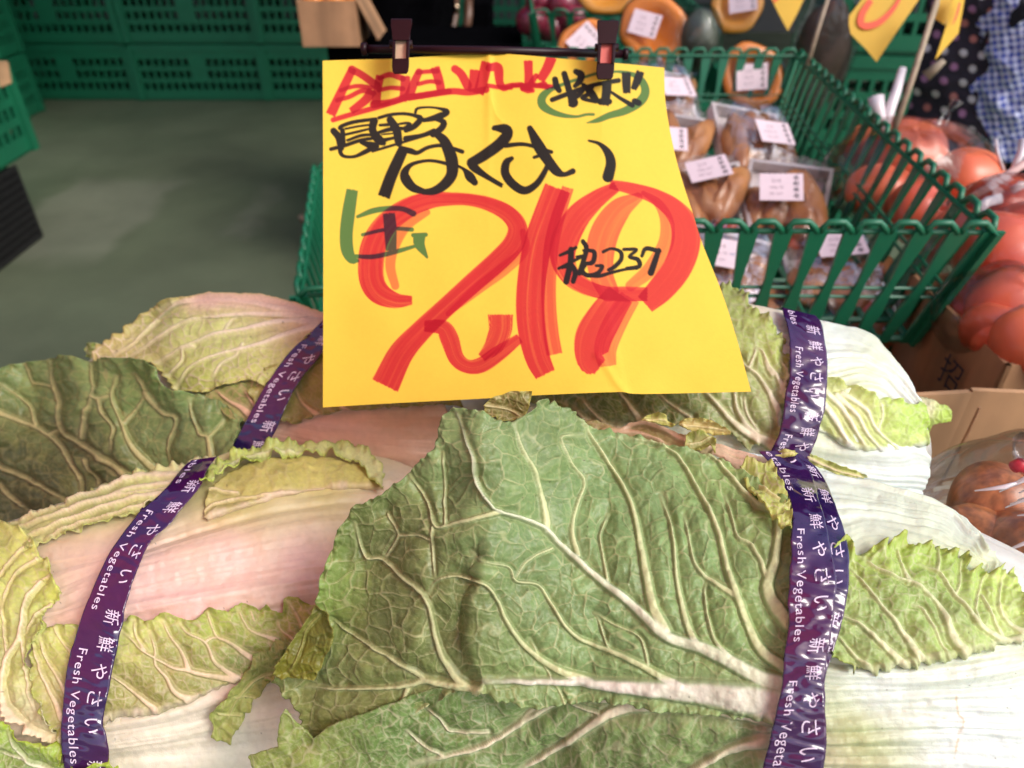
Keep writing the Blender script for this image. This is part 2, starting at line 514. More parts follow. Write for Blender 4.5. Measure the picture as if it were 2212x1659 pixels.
    C = C * (1 - vm[..., None]) + VC * (1 + .1 * fbm(x / 5, y / 25, seed + 44, 2))[..., None] * vm[..., None]
    if rootc is not None:
        C = C * (1 - rootf[..., None]) + np.array(rootc) * rootf[..., None]
    if flow is not None and streak > 0:
        v = flow(x, y)
        u = x / 260.
        r1 = vnoise(v * sfreq, u * .6, seed + 60); r2 = fbm(v * sfreq * 2.3 + 9, u * .8, seed + 61, 2); r3 = fbm(v * sfreq * 8, u * 2.0, seed + 62, 2)
        q1 = np.sqrt(r1 ** 2 + .0012); q2 = np.sqrt(r2 ** 2 + .002)
        q0 = np.sqrt(vnoise(v * sfreq * .45 + 3, u * .5, seed + 66) ** 2 + .0008)
        ridge = q0 * 4.0 + q1 * 3.3 + q2 * .9 + r3 * .10 - 1.9
        H = H + ridge * .001 * streak * (1 - vm)
        C = C * (1 - .16 * np.exp(-q1 / .035) - .07 * np.exp(-q2 / .05) + .03 * r3)[..., None]  # valleys between ribs darkened, their shade painted into the colour
    H = H + crumple * .001 * (fbm(x / 75, y / 75, seed + 80, 2) * 2.2 + fbm(x / 22, y / 22, seed + 81, 2) * .7 + fbm(x / 7, y / 7, seed + 82, 2) * .14)
    if ruffle[0] > 0:
        f = np.exp(-ed / ruffle[1])
        H = H + ruffle[0] * .001 * f * (fbm(x / 17, y / 17, seed + 90, 2) * 2.4 + .35)
    if edge is not None:
        f = np.exp(-ed / edge[1])[..., None] * .7
        C = C * (1 - f) + np.array(edge[0]) * f
    for (pts, w, col, k_) in scars:
        dd, tt, _ = seg_dist(x, y, catmull(pts, 9))
        f = (np.exp(-(dd / w) ** 2) * k_ * np.clip(.7 + 1.5 * fbm(x / 9, y / 9, 5, 2), 0, 1))[..., None]
        C = C * (1 - f) + np.array(col) * f
    H = H * (1 - .9 * sink)
    sf1, _, sid = worley(x / 46., y / 46., seed + 99)
    sp_ = (smooth(.045, .02, sf1) * (sid < .16))[..., None]; C = C * (1 - .75 * sp_) + np.array([.06, .04, .02]) * .75 * sp_
    if extra is not None:
        H, C = extra(x, y, H, C)
    return grid_mesh(name, x, y, D, H, keep, np.clip(C, .003, .92), mat or M_leaf, parent, skirt)

# ------------------------------------------------------------------ printed tape round a head
GLY = {}
def text_mesh(s, size=1.0):
    """flat triangles of a piece of writing, x along, y up"""
    if s in GLY: return GLY[s]
    c = bpy.data.curves.new('txt', 'FONT'); c.body = s; c.size = size; c.space_character = 1.12; c.resolution_u = 4
    o = bpy.data.objects.new('txt', c); COL.objects.link(o)
    bpy.context.view_layer.update()
    me = bpy.data.meshes.new_from_object(o.evaluated_get(bpy.context.evaluated_depsgraph_get()))
    bm = bmesh.new(); bm.from_mesh(me); bmesh.ops.triangulate(bm, faces=bm.faces)
    V = np.array([v.co[:2] for v in bm.verts]).reshape(-1, 2); F = np.array([[v.index for v in f.verts] for f in bm.faces]).reshape(-1, 3)
    bm.free(); bpy.data.objects.remove(o); bpy.data.curves.remove(c); bpy.data.meshes.remove(me)
    GLY[s] = (V, F)
    return V, F

def tape(parent, left, right, depth, off, period, start=0.0, wrinkle=.6, seed=3, label=None, n_across=20, mat=None):
    L = catmull(left, 4); R = catmull(right, 4)
    n = 2 * max(len(L), len(R)) // 2
    def res(l, n):
        s = np.concatenate([[0], np.cumsum(np.hypot(*np.diff(l, axis=0).T))]); t = np.linspace(0, s[-1], n)
        return np.column_stack([np.interp(t, s, l[:, 0]), np.interp(t, s, l[:, 1])])
    L = res(L, n); R = res(R, n)
    k_ = np.arange(n)
    L[:, 0] += 1.6 * fbm(k_ / 9., k_ * 0., seed, 2) * 1.5; R[:, 0] += 1.6 * fbm(k_ / 8., k_ * 0. + 5, seed + 1, 2) * 1.5
    mid = (L + R) / 2; s = np.concatenate([[0], np.cumsum(np.hypot(*np.diff(mid, axis=0).T))])
    def surf(i, v, lift=0):      # i: float index along, v: 0..1 from the left rim to the right rim
        i = np.asarray(i, float); v = np.asarray(v, float)
        lx = np.interp(i, np.arange(n), L[:, 0]); ly = np.interp(i, np.arange(n), L[:, 1])
        rx = np.interp(i, np.arange(n), R[:, 0]); ry = np.interp(i, np.arange(n), R[:, 1])
        x = lx + (rx - lx) * v; y = ly + (ry - ly) * v
        sx = np.interp(i, np.arange(n), s)
        h = wrinkle * .001 * (fbm(sx / 38 + v * .8, v * 1.2, seed, 2) * 1.6 + np.abs(fbm(sx / 21 - v * 1.3, v * 1.5 + 7, seed + 4, 2)) * 1.5 + np.abs(vnoise(sx / 30 + v * 1.2, v * .8 + 3, seed + 8)) * .6)
        edge_h = .0004 * np.sin(v * math.pi)
        D = depth(x, y) - (off(x, y) if callable(off) else off) - h - edge_h - lift
        return at(x, y, D)
    I, V = np.meshgrid(np.arange(n), np.linspace(0, 1, n_across), indexing='ij')
    Wt = surf(I, V).reshape(-1, 3)
    a = np.arange(n * n_across).reshape(n, n_across)
    F = np.stack([a[:-1, :-1], a[1:, :-1], a[1:, 1:], a[:-1, 1:]], -1).reshape(-1, 4)
    # back sheet, so that the film has thickness
    Wb = surf(I, V, -.00035).reshape(-1, 3)
    b = a + n * n_across
    Fb = np.stack([b[:-1, 1:], b[1:, 1:], b[1:, :-1], b[:-1, :-1]], -1).reshape(-1, 4)
    side = np.concatenate([np.stack([a[:-1, 0], b[:-1, 0], b[1:, 0], a[1:, 0]], -1), np.stack([a[:-1, -1], a[1:, -1], b[1:, -1], b[:-1, -1]], -1)])
    o = mesh_np('tape', np.vstack([Wt, Wb]), np.vstack([F, Fb, side]), mat or M_tape, None, parent)
    if label: o['label'] = label
    # writing: reads downwards, tops to the right
    allV, allF = [], []; nb = 0
    def word(t, s0, s1, v0, v1, maxw=None):
        nonlocal nb
        V, Fm = text_mesh(t)
        if len(Fm) == 0: return
        w = V[:, 0]; w0, w1 = w.min(), w.max()
        yb, yt = 0.0, .72
        sx = s0 + (V[:, 0] - w0) / (w1 - w0) * (s1 - s0)
        vv = v0 + (V[:, 1] - yb) / (yt - yb) * (v1 - v0)
        m = (sx[Fm] > 2).all(1) & (sx[Fm] < s[-1] - 2).all(1)
        if not m.any(): return
        ii = np.interp(sx, s, np.arange(n))
        allV.append(surf(ii, np.clip(vv, .02, .98), .00022)); allF.append(Fm[m] + nb); nb += len(V)
    p = start - period
    while p < s[-1]:
        for k, ch in enumerate('新鮮やさい'):
            c0 = p + period * (.0 + .2 * k * .9)
            word(ch, c0, c0 + period * .098, .56, .86)
        word('Fresh Vegetables', p + period * .28, p + period * 1.02, .16, .37)
        p += period
    if allV:
        t = mesh_np('printed_lettering', np.vstack(allV), np.vstack(allF), M_tapeink, None, None, False)
        t.parent = o; t.matrix_parent_inverse = o.matrix_world.inverted()
    return o

# ------------------------------------------------------------------ the four Chinese cabbages
HA = Head(1560, 1395, .465, (.98, -.11, -.16), .25, .116)
HB = Head(420, 1375, .545, (.92, .20, .30), .245, .130)
HC = Head(620, 905, .672, (.98, -.08, -.12), .23, .111)
HD = Head(1520, 915, .600, (.96, -.16, -.2), .205, .112)
YG = S(176, 180, 104, .85); GR = S(118, 138, 84, .8); DG = S(92, 112, 60, .8); PK = S(236, 205, 180, .86); WH = S(235, 241, 237, .83)
CREAM = S(232, 224, 190, .8)

# ---- head A: front right
A_ = empty('chinese_cabbage', HAc := Vector(c2w(*HA.c).tolist()) - Vector((0, 0, .11)),
           'big front chinese cabbage with a broad torn green leaf spread over its neighbour', 'cabbage', 'taped chinese cabbages piled under the price sign')
HA.mesh('inner_head', A_, M_rib, .955)
flA = Flow([Z('K', '440,1372 780,1432 1200,1560 1397,1659') + Z('J', '700,820 950,1150 1190,1560'),
            Z('E', '1010,60 1300,90 1700,190 1950,400 2060,520'), Z('E', '1060,260 1200,210 1500,270 1800,400 2000,500'),
            Z('E', '980,1060 1400,1075 1750,1040 2200,960'), Z('E', '950,1250 1500,1230 2200,1200'), Z('E', '950,1500 1500,1480 2200,1500'), Z('E', '930,1700 2200,1760')])
leaf('petiole_leaf', A_, [(1600, 975)] + Z('K', '330,1290 440,1376 600,1412 780,1436 1000,1500 1200,1560') +
     Z('J', '600,750 700,820 850,970 950,1150 1050,1260 1130,1390 1190,1560 1220,1659') + [(2218, 1340), (2262, 1400), (2262, 1712), (1716, 1712), (1712, 1300), (1700, 1100), (1640, 1010)],
     HA, .001, base=[(1700, 1020, *WH), (2100, 1150, *WH), (1900, 1150, *WH), (1900, 1500, *WH), (2100, 1600, *WH), (1800, 1640, *S(216, 205, 170, .8)), (1850, 1585, *S(196, 206, 130, .8)), (1900, 1175, *S(226, 230, 170, .85)), (2090, 1200, *S(222, 228, 160, .85))],
     net=(0, 0), flow=flA, streak=1.5, sfreq=3.2, crumple=.7, vary=.035, jag=(.6, 30), mat=M_rib, seed=11,
     scars=[(Z('E', '1720,1240 1735,1330 1765,1390 1735,1470 1700,1600'), 2.6, S(190, 165, 120), .8), (Z('E', '1380,1325 1560,1350 1730,1392'), 1.6, S(190, 160, 120), .6),
            (Z('E', '1850,1200 1950,1280'), 1.2, S(205, 190, 160), .4)])
leaf('frilled_leaf', A_, Z('E', '940,420 1040,330 1080,350 1085,390 1130,385 1200,372 1250,352 1300,352 1330,318 1380,310 1425,345 1470,362 1500,332 1530,360 1570,368 1608,330 1625,360 1655,385 1690,405 1740,393 1775,420 1790,500 1850,478 1890,482 1880,530 1920,510 1970,480 1975,510 2000,530 2035,488 2050,520 2045,555 2075,582 2060,600 2085,660 2108,770 2200,900 2111,905 2000,935 1880,975 1740,985 1600,1015 1500,1030 1380,1075 1200,1085 1070,1050 960,1000 900,900 900,600'),
     HA, .0042, base=[(1850, 1210, *S(168, 188, 92, .84)), (2000, 1190, *S(160, 186, 78, .84)), (2160, 1250, *S(186, 208, 106, .86)), (1900, 1330, *S(132, 156, 84, .82)), (2000, 1300, *S(128, 154, 76, .82)), (1850, 1400, *S(156, 176, 106, .82)),
                      (2050, 1370, *S(165, 185, 105, .85)), (2190, 1350, *S(185, 205, 120, .85)), (1960, 1410, *S(160, 178, 100, .85))], soft=45,
     veins=[(Z('E', '1760,985 1690,900 1640,800 1600,690 1500,600 1430,560 1370,545 1230,470 1150,400'), 8, 3, 1.6), (Z('E', '2100,905 1990,905 1860,830 1790,740 1710,640 1650,560 1600,500 1500,450'), 8, 3, 1.6),
            (Z('E', '1500,1010 1420,900 1330,780 1220,650 1130,530 1080,470'), 7, 3, 1.4), (Z('E', '1400,1050 1260,920 1150,820 1050,770 980,750'), 8, 4, 1.6),
            (Z('E', '1200,1075 1120,1010 1060,940 1010,880'), 6, 3, 1.3), (Z('E', '1600,500 1610,420 1605,350'), 4, 2, 1.0), (Z('E', '1430,560 1390,440 1370,350'), 5, 2, 1.0),
            (Z('E', '1710,640 1740,560 1745,420'), 4, 2, 1), (Z('E', '1850,820 1830,720 1850,620 1880,500'), 4, 2, 1), (Z('E', '1990,900 1930,760 1880,660 1850,620'), 5, 2, 1.2),
            (Z('E', '2100,860 2010,780 1960,680 1975,520'), 5, 2, 1), (Z('E', '1640,960 1560,820 1500,720 1450,700'), 3, 2, .7)],
     vcol=S(226, 230, 178, .84), net=(26, 11), netk=(.5, .3), puff=1.7, crumple=1.5, jag=(2.6, 9), ruffle=(4.5, 9), edge=(S(190, 205, 90, .85), 4), seed=23, vary=.16, root=[(Z('E', '1010,1100 1200,1100 1400,1075 1600,1030 1800,1000 2000,950 2180,905'), 26, S(226, 230, 190, .84))])

def dLeaf(x, y):
    fx = np.interp(y, [860, 985, 1100, 1250, 1470, 1660], [985, 1028, 1062, 1030, 1040, 1010])
    fx = fx + 9 * np.sin(y / 47.) + 6 * np.sin(y / 21. + 1)
    q = 24 * np.logaddexp(0, np.clip((fx - x) / 24., -30, 60)) - 8
    near = .3605 + .031 * (1 - np.exp(-q / 170)) + q * .000022 + np.clip(1000 - y, 0, 300) * .00012
    own = HA(x, y) - .004
    t = smooth(1000, 1330, x)
    own2 = -.014 * np.logaddexp(-own / .014, -(near + .062) / .014)
    d = near * (1 - t) + own2 * t
    # the broken midrib: the left half of the leaf hinges down behind the right half
    cr = catmull(Z('C', '752,1330 722,1230 700,1130 690,1040 705,940 740,860 750,760'), 8)
    dist, tt, side = seg_dist(x, y, cr)
    k = smooth(0, 1, tt / 3 * 0 + np.clip((y - 1150) / 130, 0, 1))
    leftside = x < np.interp(y, cr[::-1, 1], cr[::-1, 0])
    sdist = np.where(leftside, dist, -dist)
    stp = smooth(-8, 16, sdist)
    d = d + (.0055 * np.exp(-np.maximum(sdist, 0) / 70) * stp - .002 * np.exp(-(sdist / 34) ** 2) * (1 - stp)) * k
    # folds of the drooping half
    d = d - .006 * np.exp(-((x - 905) ** 2 / 60 ** 2 + (y - 1250) ** 2 / 150 ** 2)) + .007 * np.exp(-((x - 985) ** 2 / 36 ** 2 + (y - 1030) ** 2 / 90 ** 2))
    d = d + .004 * np.sin((x * .8 + y * .5) / 47.) * smooth(1060, 900, x)
    return d

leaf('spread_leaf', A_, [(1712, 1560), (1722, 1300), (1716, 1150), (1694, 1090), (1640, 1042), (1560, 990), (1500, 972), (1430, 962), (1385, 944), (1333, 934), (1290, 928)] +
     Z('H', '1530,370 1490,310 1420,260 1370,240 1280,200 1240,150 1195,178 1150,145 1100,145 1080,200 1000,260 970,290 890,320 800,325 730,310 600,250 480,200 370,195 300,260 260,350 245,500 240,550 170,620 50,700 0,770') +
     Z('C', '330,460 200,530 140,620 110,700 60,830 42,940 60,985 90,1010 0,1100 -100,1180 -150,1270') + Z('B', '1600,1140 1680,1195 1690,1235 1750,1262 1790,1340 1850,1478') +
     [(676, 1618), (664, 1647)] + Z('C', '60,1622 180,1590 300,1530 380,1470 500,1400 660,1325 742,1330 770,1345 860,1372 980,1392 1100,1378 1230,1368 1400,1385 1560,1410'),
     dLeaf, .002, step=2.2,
     base=[(700, 1250, *S(124, 148, 74, .85)), (850, 1200, *S(108, 116, 69, .85)), (900, 1350, *S(108, 118, 67, .85)), (750, 1450, *S(124, 133, 78, .85)), (1000, 930, *S(126, 148, 95, .85)), (1150, 930, *S(120, 139, 89, .85)),  # dim warm light on the drooping left half put into its browner colours
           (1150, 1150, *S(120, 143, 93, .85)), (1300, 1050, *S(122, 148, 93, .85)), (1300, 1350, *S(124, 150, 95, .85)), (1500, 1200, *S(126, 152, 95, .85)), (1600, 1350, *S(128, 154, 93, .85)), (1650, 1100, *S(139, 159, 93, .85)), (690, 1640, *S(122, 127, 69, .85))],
     veins=[([(1725, 1528), (1600, 1506), (1480, 1492), (1300, 1478), (1200, 1469), (1042, 1474)], 33, 9, 4.0, S(246, 242, 224, .93)),
            ([(1715, 1482), (1640, 1462), (1530, 1405)] + Z('C', '1548,1085 1400,950 1230,820 1080,680 1000,610 830,550 790,520 730,420 720,310 660,170 625,100'), 15, 3, 2.8, S(240, 244, 212, .93)),
            (Z('C', '830,550 750,575 600,615 555,610 520,500 440,390'), 5, 2.5, 1.6), (Z('C', '1037,630 1015,500 980,380 930,260 900,170'), 7, 3, 1.6),
            (Z('C', '1548,1070 1495,960 1460,800 1430,640 1400,520 1340,400 1260,280 1200,180 1170,130'), 10, 4, 2.2),
            (Z('C', '1300,860 1280,760 1265,660 1290,590 1300,560'), 4, 2, 1), (Z('C', '1170,740 1145,640 1170,520 1195,420 1140,340 1100,270 1105,225 1200,220'), 4.5, 3, 1.2),
            (Z('E', '700,1070 560,960 480,800 420,650 370,500 330,330 250,130 180,0') + Z('I', '1130,1290 1050,1210 980,1170 850,1140 700,1110'), 10, 4, 2.4),
            (Z('E', '720,810 640,700 600,590 640,450 660,300 650,180 540,100 430,0') + Z('I', '1330,1240 1180,1200'), 13, 5, 2.6),
            (Z('E', '605,560 560,440 500,340 430,300 400,230 350,60'), 5, 3, 1.4), (Z('E', '290,1000 190,940 120,780 70,560 50,350 20,180 -30,60'), 8, 4, 1.8),
            (Z('E', '500,1090 330,960 260,820 230,640 240,560'), 6, 3, 1.4), (Z('E', '400,640 280,560 180,470 130,280 110,180'), 5, 3, 1.2),
            (Z('C', '1230,1285 1090,1232 960,1150 870,1040 820,930 760,860 650,830 560,850 520,910'), 8, 3, 1.9), (Z('C', '1720,1345 1560,1275 1380,1180 1200,1110 1120,1050 1060,960 1000,870 900,850 870,790 770,770 710,720'), 8, 3, 1.8),
            (Z('C', '742,1322 620,1290 520,1275 430,1300 250,1315 0,1305'), 9, 4, 2.4), (Z('C', '700,1310 640,1240 560,1110 520,940 420,840 330,760 250,740 200,600'), 7, 3, 2.0),
            (Z('C', '520,1275 350,1170 200,1080 100,1010'), 5, 2, 1.4), (Z('C', '440,1300 400,1400 340,1490 250,1540'), 5, 2, 1.4), (Z('C', '548,620 540,700 550,830'), 3, 2, 1),
            (Z('C', '350,560 390,650 330,760'), 3, 2, .8), (Z('C', '390,655 480,655 545,680'), 3, 2, .8), (Z('C', '600,615 595,450 590,300'), 3, 2, 1.0), (Z('C', '1130,1400 960,1100'), 2, 2, .5),
            (Z('C', '1060,710 960,760 900,850'), 3, 2, .9), (Z('C', '1380,1180 1300,1130 1250,1000'), 3, 2, .8), (Z('C', '1480,1240 1440,1100 1330,1040 1240,990'), 3.5, 2, .9),
            (Z('C', '60,1620 180,1590 300,1530 380,1470 500,1400 650,1335'), 3, 3, .8)],
     vcol=S(214, 220, 161, .85), net=(40, 14), netk=(.55, .22), puff=1.9, crumple=1.4, jag=(3.0, 16), ruffle=(2.0, 12), seed=31, halo=.7, vary=.13, cellvar=.10)

def dLow(x, y): 
    t = smooth(1000, 1330, x)
    return (.378 * (1 - t) + (HA(x, y) - .0018) * t)
leaf('lower_leaf', A_, [(560, 1659)] + Z('B', '1490,1640 1470,1585 1650,1508 1655,1400 1662,1340 1690,1292 1720,1330 1790,1420 1850,1480') + [(720, 1560), (950, 1478), (1200, 1470), (1500, 1510), (1730, 1530), (1730, 1712), (545, 1712)],
     dLow, 0, base=[(600, 1640, *S(133, 145, 74, .85)), (900, 1600, *S(101, 127, 69, .85)), (1200, 1560, *S(116, 141, 84, .85)), (1300, 1640, *S(110, 133, 78, .85)), (1550, 1560, *S(124, 148, 89, .85)), (1400, 1500, *S(124, 148, 89, .85))],
     veins=[(Z('C', '1540,1380 1380,1400 1260,1450 1100,1560 1000,1620 900,1680'), 13, 8, 2.6), ([(1710, 1560), (1640, 1545), (1500, 1525), (1400, 1520), (1290, 1510)] + Z('C', '1150,1340 1000,1420 900,1480 760,1560 600,1610 450,1640'), 12, 7, 2.4),
            ([(1715, 1600), (1620, 1605), (1530, 1640), (1440, 1690)], 14, 8, 3), (Z('C', '1300,1440 1160,1390 1050,1340'), 4, 2, 1), (Z('C', '780,1500 620,1500 560,1430 500,1400'), 4, 2, 1), (Z('C', '600,1610 500,1560 430,1500'), 4, 2, 1),
            (Z('C', '900,1480 1000,1400 1180,1350'), 5, 3, 1)],
     vcol=S(228, 224, 186, .86), root=[([(1750, 1590), (1700, 1585)], 95, S(240, 226, 204, .88))], net=(30, 11), netk=(.4, .25), puff=2.4, crumple=1.8, jag=(2, 14), seed=41, aniso=(-25, 1.3))
leaf('rib_leaf', A_, Z('I', '480,1020 560,1010 720,1070 780,1030 880,1008 960,1035 1100,1105 1300,1150 1500,1195 1680,1250 1760,1330 1760,1420 1640,1400 1500,1330 1400,1270 1200,1215 1030,1185 900,1150 700,1120 560,1090'),
     HA, .0005, base=[(1400, 930, *S(150, 140, 80, .8)), (1550, 970, *S(190, 176, 130, .8)), (1650, 1000, *S(205, 180, 150, .8))],
     veins=[(Z('I', '620,1090 800,1088 920,1120 1040,1172'), 9, 5, 2.5), (Z('I', '720,1078 800,1030 880,1020 1000,1065 1150,1150 1400,1215 1700,1300'), 7, 9, 2.6), (Z('I', '1050,1080 1300,1165 1500,1215 1690,1275'), 5, 7, 2),
            (Z('I', '1350,1235 1500,1290 1700,1340'), 8, 12, 3)], vcol=S(224, 190, 158, .8), net=(20, 9), puff=1.5, netk=(.6, .3), crumple=1.2, seed=43, jag=(1.5, 10))
for nm, f, pl, bc, sd, rf in [
    ('curled_leaf_tip', 'I', '1110,1040 1120,1010 1160,994 1250,988 1330,1008 1400,1048 1455,1080 1452,1108 1380,1108 1300,1092 1220,1096 1150,1075', S(184, 168, 104, .8), 51, 3.5),
    ('curled_leaf_tip', 'I', '855,1008 900,972 980,948 1022,968 1032,1010 1085,1042 1062,1056 960,1036', S(170, 170, 90, .8), 52, 3.5),
    ('curled_leaf_tip', 'I', '1148,1180 1152,1120 1190,1102 1262,1094 1332,1118 1348,1150 1352,1244 1305,1212 1230,1210', S(140, 150, 72, .8), 53, 4),
    ('small_frill_leaf', 'I', '1508,1340 1545,1302 1650,1322 1700,1306 1742,1330 1780,1415 1815,1475 1848,1540 1845,1616 1850,1750 1800,1740 1740,1660 1640,1560 1560,1440', S(176, 182, 92, .82), 54, 4),
    ('curled_leaf_tip', 'I', '1700,1232 1712,1222 1800,1205 1880,1208 1895,1230 1860,1262 1790,1252 1740,1262', S(190, 186, 96, .82), 55, 2),
    ('curled_leaf_tip', 'H', '640,185 700,120 880,60 1060,60 1040,170 1010,250 985,290 880,312 740,322 755,275 700,292 650,255', S(120, 116, 62, .8), 56, 4)]:
    ps = Z(f, pl); mx = np.mean([p[0] for p in ps]); my = np.mean([p[1] for p in ps])
    o = leaf(nm, A_, ps, (lambda x, y: HA(x, y)) if sd != 56 else (lambda x, y: .43 + 0 * x), .016 if sd in (54, 55) else .009, step=1.7, base=bc, net=(18, 8), netk=(.7, .3), puff=2.2, crumple=2.0, jag=(1.5, 9), ruffle=(rf * .7, 9), seed=sd,
             veins=[([(ps[0][0], ps[0][1]), (mx, my), (ps[len(ps) // 2][0], ps[len(ps) // 2][1])], 3.5, 2, 1.2)], vcol=S(226, 216, 160, .82), edge=(S(200, 196, 100, .85), 3))
tape(A_, Z('I', '1760,1205 1850,1270 1900,1345 1950,1450') + Z('E', '840,60 850,330 845,650 840,800 830,1000 800,1160 790,1300 790,1500 780,1700'),
     Z('I', '1930,1235 2030,1330 2090,1425 2145,1560') + Z('E', '1012,140 1052,250 1079,400 1079,560 1050,760 1012,900 975,1000 940,1160 945,1400 946,1550 925,1700'), HA, .0105, 330, 40, .9, 7, 'purple printed tape, lower layer showing at the right rim')
tape(A_, Z('I', '1640,1212 1730,1315 1790,1445') + Z('E', '725,60 742,180 735,330 740,400 730,500 722,650 725,800 700,1000 685,1160 668,1250 630,1420 608,1520 560,1710'),
     Z('I', '1870,1212 1935,1275 1985,1360 2020,1450') + Z('E', '905,80 935,180 962,300 998,500 1006,600 992,720 978,850 955,1000 940,1130 932,1200 944,1400 944,1550 915,1710'), HA, .0145, 330, 95, 1.25, 5, 'purple tape printed with white lettering and silvery creases')

# ---- head B: front left
B_ = empty('chinese_cabbage', Vector(c2w(*HB.c).tolist()) - Vector((0, 0, .115)),
           'pink-tinted chinese cabbage at the front left, big bare petiole beside its purple tape', 'cabbage', 'taped chinese cabbages piled under the price sign')
HB.mesh('inner_head', B_, M_rib, .93)
flB = Flow([[(-40, 1130), (200, 1040), (460, 985), (700, 955), (900, 1000)], Z('B', '600,420 1000,240 1500,90 1900,30 2200,0'), Z('B', '300,650 700,480 1200,330 1800,190 2200,150'),
            Z('B', '260,780 700,640 1200,520 1800,420 2200,400'), Z('B', '700,800 1300,700 1900,600'), Z('B', '600,1430 1000,1340 1400,1200 2000,1100'), Z('B', '620,1530 1000,1470 1700,1350'), Z('B', '620,1800 1400,1750')])
PKB = S(244, 198, 188, .88)  # reddish light on the left petioles, put into their colour
leaf('petiole_leaf', B_, [(-150, 1230)] + Z('A', '0,1745 250,1655 430,1590 600,1500 800,1430 1000,1380 1190,1350 1390,1305 1500,1258 1700,1240 1850,1225 2000,1232') + Z('C', '130,262 220,280 330,308 400,336 458,366') +
     [(930, 1100), (930, 1300), (860, 1712), (-150, 1712)], HB, .001,
     base=[(300, 1250, *PKB), (500, 1200, *PKB), (650, 1200, *PKB), (400, 1320, *PKB), (620, 1090, *S(232, 214, 168, .85)), (560, 1050, *S(206, 196, 116, .8)), (700, 1040, *S(212, 200, 122, .82)), (500, 1080, *S(206, 192, 124, .8)),
           (830, 1030, *S(238, 230, 210, .85)), (400, 1600, *S(240, 228, 208, .85)), (560, 1500, *S(240, 214, 196, .85)), (500, 1640, *S(236, 232, 214, .85)), (850, 1080, *PKB), (250, 1050, *S(212, 204, 150, .82)), (760, 1000, *S(224, 214, 150, .83))], soft=50,
     net=(0, 0), flow=flB, streak=1.5, sfreq=2.2, crumple=.9, vary=.035, jag=(.8, 30), mat=M_rib, seed=12)
leaf('wrinkled_leaf', B_, [(440, 1118), (450, 1062), (500, 1020), (560, 1000), (640, 990), (720, 993), (790, 1016), (838, 1064), (760, 1060), (680, 1066), (600, 1080), (520, 1104), (470, 1122)], HB, .0042, step=2.0,
     base=[(450, 1090, *S(196, 178, 112, .82)), (600, 1040, *S(196, 184, 104, .82)), (740, 1020, *S(206, 196, 116, .82)), (500, 1050, *S(182, 168, 90, .8))],
     veins=[(Z('B', '1400,30 1200,20 1080,90 1200,160 1000,210'), 3, 2, 1), (Z('B', '1900,20 1500,60 1300,90 1150,180'), 4, 2, 1)], net=(22, 9), netk=(.25, .15), puff=2.0, crumple=1.6, jag=(2.5, 9), seed=61, root=[([(430, 1140), (465, 1126), (520, 1108), (600, 1085), (680, 1070), (760, 1064), (850, 1068)], 26, S(240, 216, 190, .86))], aniso=(-12, 1.8), vcol=S(232, 214, 168, .85))
leaf('rim_leaf', B_, Z('A', '1290,1500 1340,1440 1330,1395 1390,1345 1450,1335 1500,1268 1600,1252 1700,1238 1850,1222 2000,1228 2157,1226') + Z('C', '130,258 200,262 250,285 300,330 335,380 322,462 270,400 215,350 120,310 40,298') +
     Z('A', '2000,1290 1850,1300 1720,1310 1620,1350 1500,1370 1400,1420 1370,1470'), HB, .0135, step=1.8,
     base=[(450, 1030, *S(186, 196, 96, .82)), (560, 980, *S(180, 190, 100, .82)), (700, 970, *S(200, 202, 130, .82)), (820, 1030, *S(220, 216, 160, .84))], net=(16, 8), netk=(.3, .2), puff=1.4, crumple=1.6,
     jag=(3, 8), ruffle=(3.5, 8), seed=62, veins=[(Z('A', '1380,1450 1560,1310 1800,1280 2100,1280'), 2.5, 2, .8)], vcol=S(226, 226, 180, .85), edge=(S(170, 190, 70, .85), 3))
leaf('upper_leaf', B_, [(-150, 1235)] + Z('A', '0,1745 250,1657 430,1592 600,1502 800,1432 1000,1382 1190,1352 1400,1306') + Z('B', '1120,90 1000,80 880,112 840,150 740,182 660,190 600,222 500,246 440,266 370,276 300,292 240,322 215,350 120,380 -120,420'),
     HB, .0062, base=[(60, 1120, *S(196, 193, 118, .90)), (200, 1110, *S(170, 172, 92, .8)), (300, 1060, *S(184, 191, 106, .90)), (400, 1010, *S(212, 204, 150, .84))],
     veins=[(Z('B', '1050,60 900,60 700,90 400,190 200,270 0,330'), 6, 3, 1.8), (Z('B', '900,110 700,150 450,215 250,300'), 4, 2, 1.4), (Z('B', '1100,-20 800,10 500,100 250,190 0,260'), 5, 3, 1.6), (Z('B', '1100,20 700,50 400,140 150,230'), 3, 2, 1.2), (Z('B', '1150,-60 800,-50 400,90 100,200 0,235'), 6, 4, 1.6)],
     vcol=S(238, 224, 180, .84), net=(24, 10), netk=(.45, .22), puff=1.8, flow=flB, streak=.7, sfreq=5, crumple=1.2, jag=(3, 9), ruffle=(2.5, 8), aniso=(-18, 2.0), seed=63)
